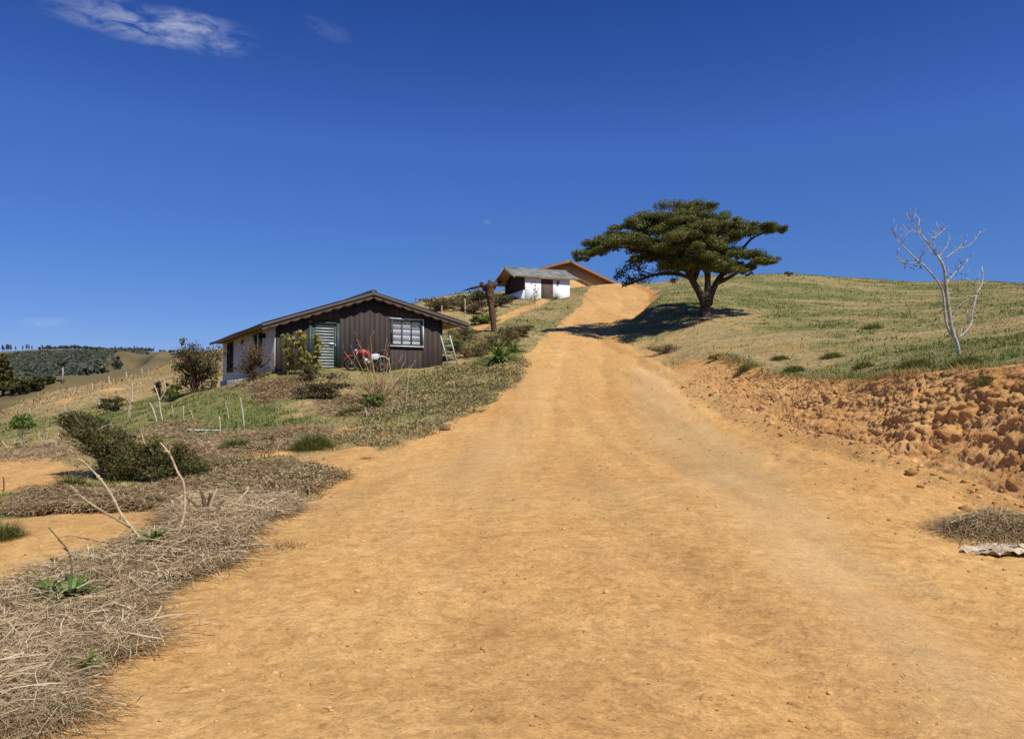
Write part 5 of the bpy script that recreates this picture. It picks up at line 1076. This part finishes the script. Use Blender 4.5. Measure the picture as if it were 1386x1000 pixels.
FP = [((179,543),(179,518),.075,'tallest pale fence post on the left slope, beside a dark low bush'),((134,548),(134,531),.06,'grey fence post left of the dark low bush'),((88,559),(88,546),.055,'grey fence post just below the bare orange patch of the dry hillside'),((148,518),(147,508),.075,'upper fence post standing on the crest of the dry grass ridge'),((125,525),(125,517),.07,'small post on the dry ridge, left of the upper crest post'),((101,531),(101,523),.06,'thin post on the dry ridge above the bare orange patch'),((55,548),(55,541),.06,'little post on the lower left part of the dry ridge'),((40,559),(40,551),.06,'lowest little post by the round young tree'),((171,512),(171,502),.07,'post high on the dry ridge near the large olive shrub'),((192,505),(192,497),.07,'highest post on the dry ridge left of the large olive shrub'),
      ((598,424),(598,412),.075,'fence post sticking up right above the dark house roof slope'),((630,424),(629,403),.085,'tall pale post on the ridge left of the trunk post'),((611,450),(610,438),.06,'short grey post below the right roof tip of the dark house'),((622,440),(622,429),.05,'thin post on the slope beside the dirt path')]
for a, b2, r, lab in FP: stalk(a[0], a[1], b2[0], b2[1]+1.5, lab, 'old fence posts on the hillside', r*.72, M_STAKE, 'fence_post', 'fence post')

# ---- green grass clumps ---------------------------------------------------
def clump(uv, w, h, n, lab, seed, mat=M_GREEN, green=.45):
    n = int(n*2.2); b = G3(*uv); g = np.random.default_rng(seed); q = g.normal(size=(n, 2))*w*.22; az = np.arctan2(q[:, 1], q[:, 0])+g.normal(0, .6, n)
    o = build_np('grass_clump', blades_np(np.c_[q, np.full(n, -.02)], h*g.uniform(.45, 1.15, n)*np.exp(-(q**2).sum(1)/(w*.5)**2), np.maximum(.004, b.y*.00055)*g.uniform(.7, 1.3, n), np.clip(g.beta(2, 2.2, n)+.25, 0, .97), az, np.clip(g.normal(green, .2, n), 0, 1)), mat)
    o.location = b; tag(o, lab, 'grass clump', 'tall grass clumps')
CL = [((424,607),1.0,.55,700,'big green grass clump at the lower road-side slope corner'),((322,607),.8,.42,500,'green grass clump below the tall knotty stake'),((97,662),.7,.40,600,'bluish green grass clump on the soil below the junipers'),((3,730),.45,.34,500,'dark green grass clump cut by the left picture edge'),
      ((1240,496),.62,.30,420,'lush grass clump just left of the bare tree'),((1308,492),.7,.26,420,'grass clump at the foot of the bare tree'),((1128,484),.8,.30,420,'bright grass clump uphill from the bank lip, middle of the right slope'),((1075,503),.7,.30,400,'grass clump near the bank lip left of the bright one'),((1014,500),.8,.30,420,'grass clump at the left end of the bank lip row'),((1170,497),.6,.26,360,'small grass clump on the bank lip below the bare tree left side'),((1335,522),.5,.28,360,'grass clump hanging on the bank lip at the right'),((1056,487),.7,.26,360,'green clump on sandy turf above the bank lip row'),((968,485),.6,.22,300,'little green clump where the bank flattens out'),((1180,445),1.,.35,300,'dark grass clump far up the right slope'),((1225,500),.5,.2,300,'low grass clump right at the lip under the lush one'),((480,560),1.2,.34,600,'wide green grass patch below the dark low bush'),((362,600),.5,.28,300,'small grass clump between the two big left ones')]
for i, a in enumerate(CL): clump(*a, 200+i)

# ---- right foreground: straw pile and torn sacking -------------------------
def straw_pile():
    b = G3(1352, 722); g = np.random.default_rng(77); n = 4200; q = g.normal(size=(n, 2))*[.34, .26]; r2 = np.exp(-(q[:, 0]/.46)**2-(q[:, 1]/.36)**2)
    z = r2*.24*g.random(n)**.6; t = np.clip(-.05+.5*g.random(n)+.3*z/.24, 0, 1)
    p1 = strands_np(np.c_[q, z], g.uniform(.08, .35, n), g.uniform(.003, .007, n), g.uniform(0, 6.28, n), g.uniform(0, .06, n), t, 78, 1.)
    k = 400; p2 = blades_np(np.c_[q[:k], z[:k]], g.uniform(.06, .2, k), np.full(k, .006), g.uniform(.4, .95, k), g.uniform(0, 6.28, k), np.clip(t[:k]+.1, 0, 1))
    o = build_np('straw_pile', cat([p1, p2]), M_STRAW); o.location = b; tag(o, 'heap of dry grass at the foot of the cut bank at the right edge', 'straw heap')
straw_pile()
def sacking():
    b = G3(1356, 748); e = empty('torn_sacking', b, 'crumpled pale sacking lying on the dirt beside the dry grass heap', 'sacking')
    mt = mat_plain('pale_sackcloth', (.47, .38, .26), .95, 0, .5, 9, .1, .006)
    for k, (cx, cy, w, d, rz) in enumerate(((-.1, .04, .34, .10, .25), (.2, .12, .36, .10, -.25), (.1, -.12, .40, .08, .08), (.46, .0, .36, .12, .35), (.3, -.06, .3, .07, -.5), (.5, -.2, .34, .09, .1), (-.22, -.06, .2, .06, -.3))):
        nx, ny = 54, 34; u, v = np.meshgrid(np.linspace(-1, 1, nx), np.linspace(-1, 1, ny), indexing='ij'); x = u*w*(1+.2*fbm(v*2+k, v*0+k, 5, 2)); y = v*d*(1+.35*fbm(u*2+k*3, u*0, 6, 3))
        z = .01+.13*np.abs(fbm(x*6+k*5, y*11, 8+k, 4))*.6+.035*(1-np.abs(fbm(x*4+y*6+k, y*5-x*3, 18, 3))*2)*(1-.5*(u**2+v**2)); z = np.maximum(z, .006)
        X = cx+x*math.cos(rz)-y*math.sin(rz); Y = cy+x*math.sin(rz)+y*math.cos(rz); i = np.arange(nx-1)[:, None]; j = np.arange(ny-1)[None]
        Q = np.stack([i*ny+j, (i+1)*ny+j, (i+1)*ny+j+1, i*ny+j+1], -1).reshape(-1, 4)
        o = meshnp('cloth', np.c_[X.ravel(), Y.ravel(), z.ravel()], Q.ravel(), np.full(len(Q), 4), mt, e, True, {'tint': np.full(X.size, .5)}); s = o.modifiers.new('thick', 'SOLIDIFY'); s.thickness = .006
sacking()

# ---- far left: trees, forest, skyline -----------------------------------------
def conifer():
    b = Vector(G(4, 536, 100)); k = b.y/F; e = empty('conifer_tree', b, 'dark layered conifer at the left edge below the forested hill', 'tree'); L = []; r = random.Random(9); h = 58*k
    for i in range(26):
        z = h*(.14+.84*i/26); w = h*.36*(1-i/27)+.2; a = i*2.4; L.append((math.cos(a)*w*.6, math.sin(a)*w*.6, z, w*.55, w*.55, h*.045, 130))
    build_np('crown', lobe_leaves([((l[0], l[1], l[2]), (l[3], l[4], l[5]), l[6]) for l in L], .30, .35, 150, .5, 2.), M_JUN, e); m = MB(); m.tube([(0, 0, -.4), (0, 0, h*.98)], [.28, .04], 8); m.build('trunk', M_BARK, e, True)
conifer()
for i, (u, v, w, h, mt, lab) in enumerate(((33,533,24,22,M_JUN,'dark bushy tree right beside the layered conifer'),(52,528,20,19,M_OLIVE,'olive bushy tree, right one of the dark group at the left edge'),(22,535,18,18,M_OLIVE,'lower bushy tree in front of the layered conifer'),(68,519,14,10,M_JUN,'small dark tree at the end of the dark group on the brown field'))):
    b = Vector(G(u, v, 100)); k = b.y/F; shrub('bushy_tree', lab, 'tree', b, blob(w*k, h*k, w*k*.8, 2200, 12, 160+i), .26, mt, 170+i, .5, 'dark trees below the forested hill', M_BARK, .2, 2, .5, ('crown', 'trunk'))
def tallthin():
    b = Vector(G(84, 519, 100)); k = b.y/F; h = 30*k; e = empty('pine_tree', b, 'thin pale-trunked tree with small flat crown alone on the brown field', 'tree')
    build_np('crown', lobe_leaves([((x*k, y*k, h*.93+z*k), (3.2*k, 3*k, 1.1*k), 130) for x, y, z in ((0,0,1),(-4,0,0),(4,0,.3),(0,3,0),(0,-3,0),(-1,0,-2.4))], .2, .45, 180, .5, 2.), M_OLIVE, e); m = MB(); m.tube([(0, 0, -.3), (.1, 0, h*.5), (0, 0, h)], [.2, .15, .08], 7); m.build('trunk', M_PALEBARK, e, True)
tallthin()
def forest():
    poly = np.array([((u-CX)/F*Y, Y) for u, Y in [(-70,440),(60,440),(150,450),(185,560),(192,680),(200,800),(100,815),(20,790),(-70,800)]]); g = np.random.default_rng(190)
    lo, hi = poly.min(0), poly.max(0); q = g.uniform(lo, hi, (26000, 2)); s = sdist(poly, q[:, 0], q[:, 1])+14*fbm(q[:, 0]/60, q[:, 1]/60, 191, 3); q = q[s > 0][:7000]; z = H(q[:, 0], q[:, 1]); C = []; Nn = []; T = []; S = []; d = np.sqrt((q**2).sum(1))
    ex = np.array([G(u, v, 200)[:2] for u, v in [(152,501.5),(158,500),(140,508),(130,511),(120,513)]]); q = np.r_[q, ex]; z = np.r_[z, H(ex[:, 0], ex[:, 1])]
    for i in range(len(q)):
        r = g.uniform(1.3, 3.0); n = 26; dd = g.normal(size=(n, 3)); dd /= np.linalg.norm(dd, axis=1, keepdims=True); dd[:, 2] = np.abs(dd[:, 2])*1.0-.15
        C.append(np.array([q[i, 0], q[i, 1], z[i]+r*.75])+dd*r*g.uniform(.75, 1.05, (n, 1))); Nn.append(dd+g.normal(size=(n, 3))*.35); T.append(np.clip(g.normal(.45, .1, n)+g.normal(0, .17), 0, 1)); S.append(np.full(n, r*.36))
    o = build_np('forest', leaves_np(np.concatenate(C), np.concatenate(Nn), np.concatenate(S), .8, 0, 192, np.concatenate(T)), M_FOREST); tag(o, kind='stuff')
forest()
def skyline():
    g = random.Random(200); lab = {0: 'slender dark tree on the skyline of the far left ridge', 1: 'low rounded dark tree on the skyline of the far left ridge'}; pro = {0: [], 1: []}
    for k in (0, 1):
        for j in range(3):
            gg = np.random.default_rng(200+k*10+j); L = []
            if k == 0: L = [((0+gg.uniform(-.5, .5), gg.uniform(-.5, .5), 4.2+1.6*i), (1.5-.22*i+.2*j, 1.5-.2*i, 1.1), 60) for i in range(4)]
            else: L = [((gg.uniform(-2, 2), gg.uniform(-1.5, 1.5), 2.6+gg.uniform(-.8, .8)), (2.2, 2., 1.5), 60) for i in range(5)]
            p = lobe_leaves(L, .55, .6, 210+k*10+j, .5, 2.); m = MB(); m.tube([(0, 0, -1.), (0, 0, 4.5 if k == 0 else 2.)], [.28, .18], 6); V = np.array([tuple(x) for x in m.v]); p = cat([p, (V, np.array([i for f in m.f for i in f]), np.array([len(f) for f in m.f]), np.zeros(len(V)))])
            o = build_np('ridge_tree', p, M_FOREST); pro[k].append(o)
    spots = [(2,0,1.),(4,0,.85),(8,0,1.05),(10.5,0,1.1),(13.5,0,1.),(20,0,.7),(29.5,0,.75),(35,0,.95),(38,0,.8),(42,0,.7),(52,1,.9),(56,0,.7),(60,1,.7),(65,1,1.05),(73,1,.7),(79,1,.6),(84,1,.7),(90,1,.75),(96,1,.9),(101,1,.9),(106,1,.8),(112,1,.7),(118,1,.75),(125,1,.75),(131,1,.7),(137,1,.65),(143,1,.7),(149,1,.7),(155,0,.85),(159,1,.9),(163,0,.75),(170,1,.8),(176,1,.75),(181,0,.8),(184,1,.7),(190,1,.9),(194,1,.7),(201,0,.75),(207,0,.7),(216,1,.7),(222,1,.75),(229,1,.95),(235,1,.7)]+[(58+3.4*i, 1, .75+.35*((i*7) % 5)/4) for i in range(44)]
    used = set()
    for u, k, s in spots:
        j = g.randrange(3); src = pro[k][j]; o = src if (k, j) not in used else src.copy()
        if (k, j) in used: COL.objects.link(o)
        used.add((k, j)); a = (u-CX)/F; Yv = np.linspace(700, 1100, 120); h = H(a*Yv, Yv); i = int(np.argmax((h-EYE)/Yv)); o.location = (a*Yv[i], Yv[i], h[i]-.3); sc = s*(.78 if k == 0 else 1.)*g.uniform(.9, 1.1)*Yv[i]/900; o.scale = (sc, sc, sc); o.rotation_euler = (0, 0, g.uniform(0, 6.28)); tag(o, lab[k], 'tree', 'trees along the far ridge')
    for k in pro:
        for j, o in enumerate(pro[k]):
            if (k, j) not in used: bpy.data.objects.remove(o)
skyline()
# ================================================================== SKY, SUN, CAMERA
def sky():
    w = bpy.data.worlds.new('World'); SC.world = w; w.use_nodes = True; nt = w.node_tree; nt.nodes.clear(); k = N(nt)
    s = k.n('ShaderNodeTexSky', sky_type='NISHITA', sun_disc=False); s.sun_elevation = SUN_EL; s.sun_rotation = math.atan2(SUND[0], SUND[1])
    s.altitude = 1400; s.air_density = 1.0; s.dust_density = .15; s.ozone_density = 3.2
    hs = k.n('ShaderNodeHueSaturation'); hs.inputs['Saturation'].default_value = SKY_SAT; hs.inputs['Value'].default_value = 1.; k.l(s.outputs[0], hs.inputs['Color'])
    dirv = k.n('ShaderNodeTexCoord').outputs['Generated']
    sep = k.n('ShaderNodeSeparateXYZ'); k.l(dirv, sep.inputs[0])
    grad = k.ramp(sep.outputs[2], SKY_RAMP)
    col = k.mix(1., hs.outputs['Color'], grad, 'MULTIPLY')
    def dv(u, v): a, z = ray(u, v); return Vector((a, 1, z)).normalized()
    def cloud(c, e, rw, rh, dens, scale, seed, thr=.5):
        C = dv(*c); X = (dv(*e)-C).normalized(); Y = C.cross(X).normalized()
        def dot(v):
            x = k.n('ShaderNodeVectorMath', operation='DOT_PRODUCT'); k.l(dirv, x.inputs[0]); x.inputs[1].default_value = v; return x.outputs['Value']
        a, b, f = dot(X), dot(Y), dot(C)
        cx = k.n('ShaderNodeCombineXYZ'); k.l(k.math('MULTIPLY', a, scale), cx.inputs[0]); k.l(k.math('MULTIPLY', b, scale*2.4), cx.inputs[1]); cx.inputs[2].default_value = seed
        n = k.noise(cx.outputs[0], 1., 8, .62, .7); n2 = k.noise(cx.outputs[0], .35, 3, .5, .3)
        b2 = k.math('ADD', b, k.math('MULTIPLY', k.math('SUBTRACT', n2, .5), rh*1.6))
        d = k.math('ADD', k.math('POWER', k.math('ABSOLUTE', k.math('DIVIDE', a, rw)), 2.), k.math('POWER', k.math('ABSOLUTE', k.math('DIVIDE', b2, rh)), 2.))
        m = k.math('SUBTRACT', 1., d, clamp=True); m = k.math('MULTIPLY', m, k.math('MULTIPLY', k.math('SUBTRACT', n, thr-.15, clamp=True), 2.6, clamp=True))
        return k.math('MULTIPLY', m, k.math('MULTIPLY', k.math('GREATER_THAN', f, 0.), dens))
    for args in [((150, 20), (265, 44), .115, .024, .62, 26, 1.3, .55), ((240, 36), (275, 40), .04, .018, .5, 40, 7.1, .5), ((428, 32), (460, 48), .032, .012, .1, 40, 3.), ((655, 300), (663, 301), .006, .003, .12, 110, 5., .3), ((46, 436), (70, 436), .03, .007, .14, 60, 8., .4)]:
        col = k.mix(cloud(*args), col, CLOUD)
    bg = k.n('ShaderNodeBackground'); bg.inputs['Strength'].default_value = .12; k.l(col, bg.inputs[0])
    o = k.n('ShaderNodeOutputWorld'); k.l(bg.outputs[0], o.inputs[0])
DENOISE = False; SKY_SAT = 1.12; SKY_RAMP = [(.03, (.40, .46, .75)), (.168, (.41, .55, .84)), (.311, (.47, .60, .99)), (.458, (.27, .43, .86)), (.8, (.20, .38, .85))]; CLOUD = (6.0, 6.4, 7.2)
sky()
sl = bpy.data.lights.new('sun', 'SUN'); sl.energy = 5.0; sl.angle = math.radians(.53); sl.color = (1., .955, .88)
so = link(bpy.data.objects.new('sun', sl)); so.rotation_euler = Vector(SUND).to_track_quat('Z', 'Y').to_euler(); so.location = (40, -20, 60)
cam = bpy.data.cameras.new('camera'); cam.sensor_width = 36; cam.lens = F/1386*36; cam.clip_end = 6000; cam.clip_start = .05
co = link(bpy.data.objects.new('camera', cam)); co.location = (0, 0, EYE); co.rotation_euler = (math.pi/2+PIT, 0, 0); SC.camera = co
SC.view_settings.view_transform = 'Standard'; SC.view_settings.look = 'None'; SC.view_settings.exposure = 0; SC.view_settings.gamma = 1
SC.cycles.use_denoising = DENOISE; SC.cycles.max_bounces = 6; SC.cycles.transparent_max_bounces = 8
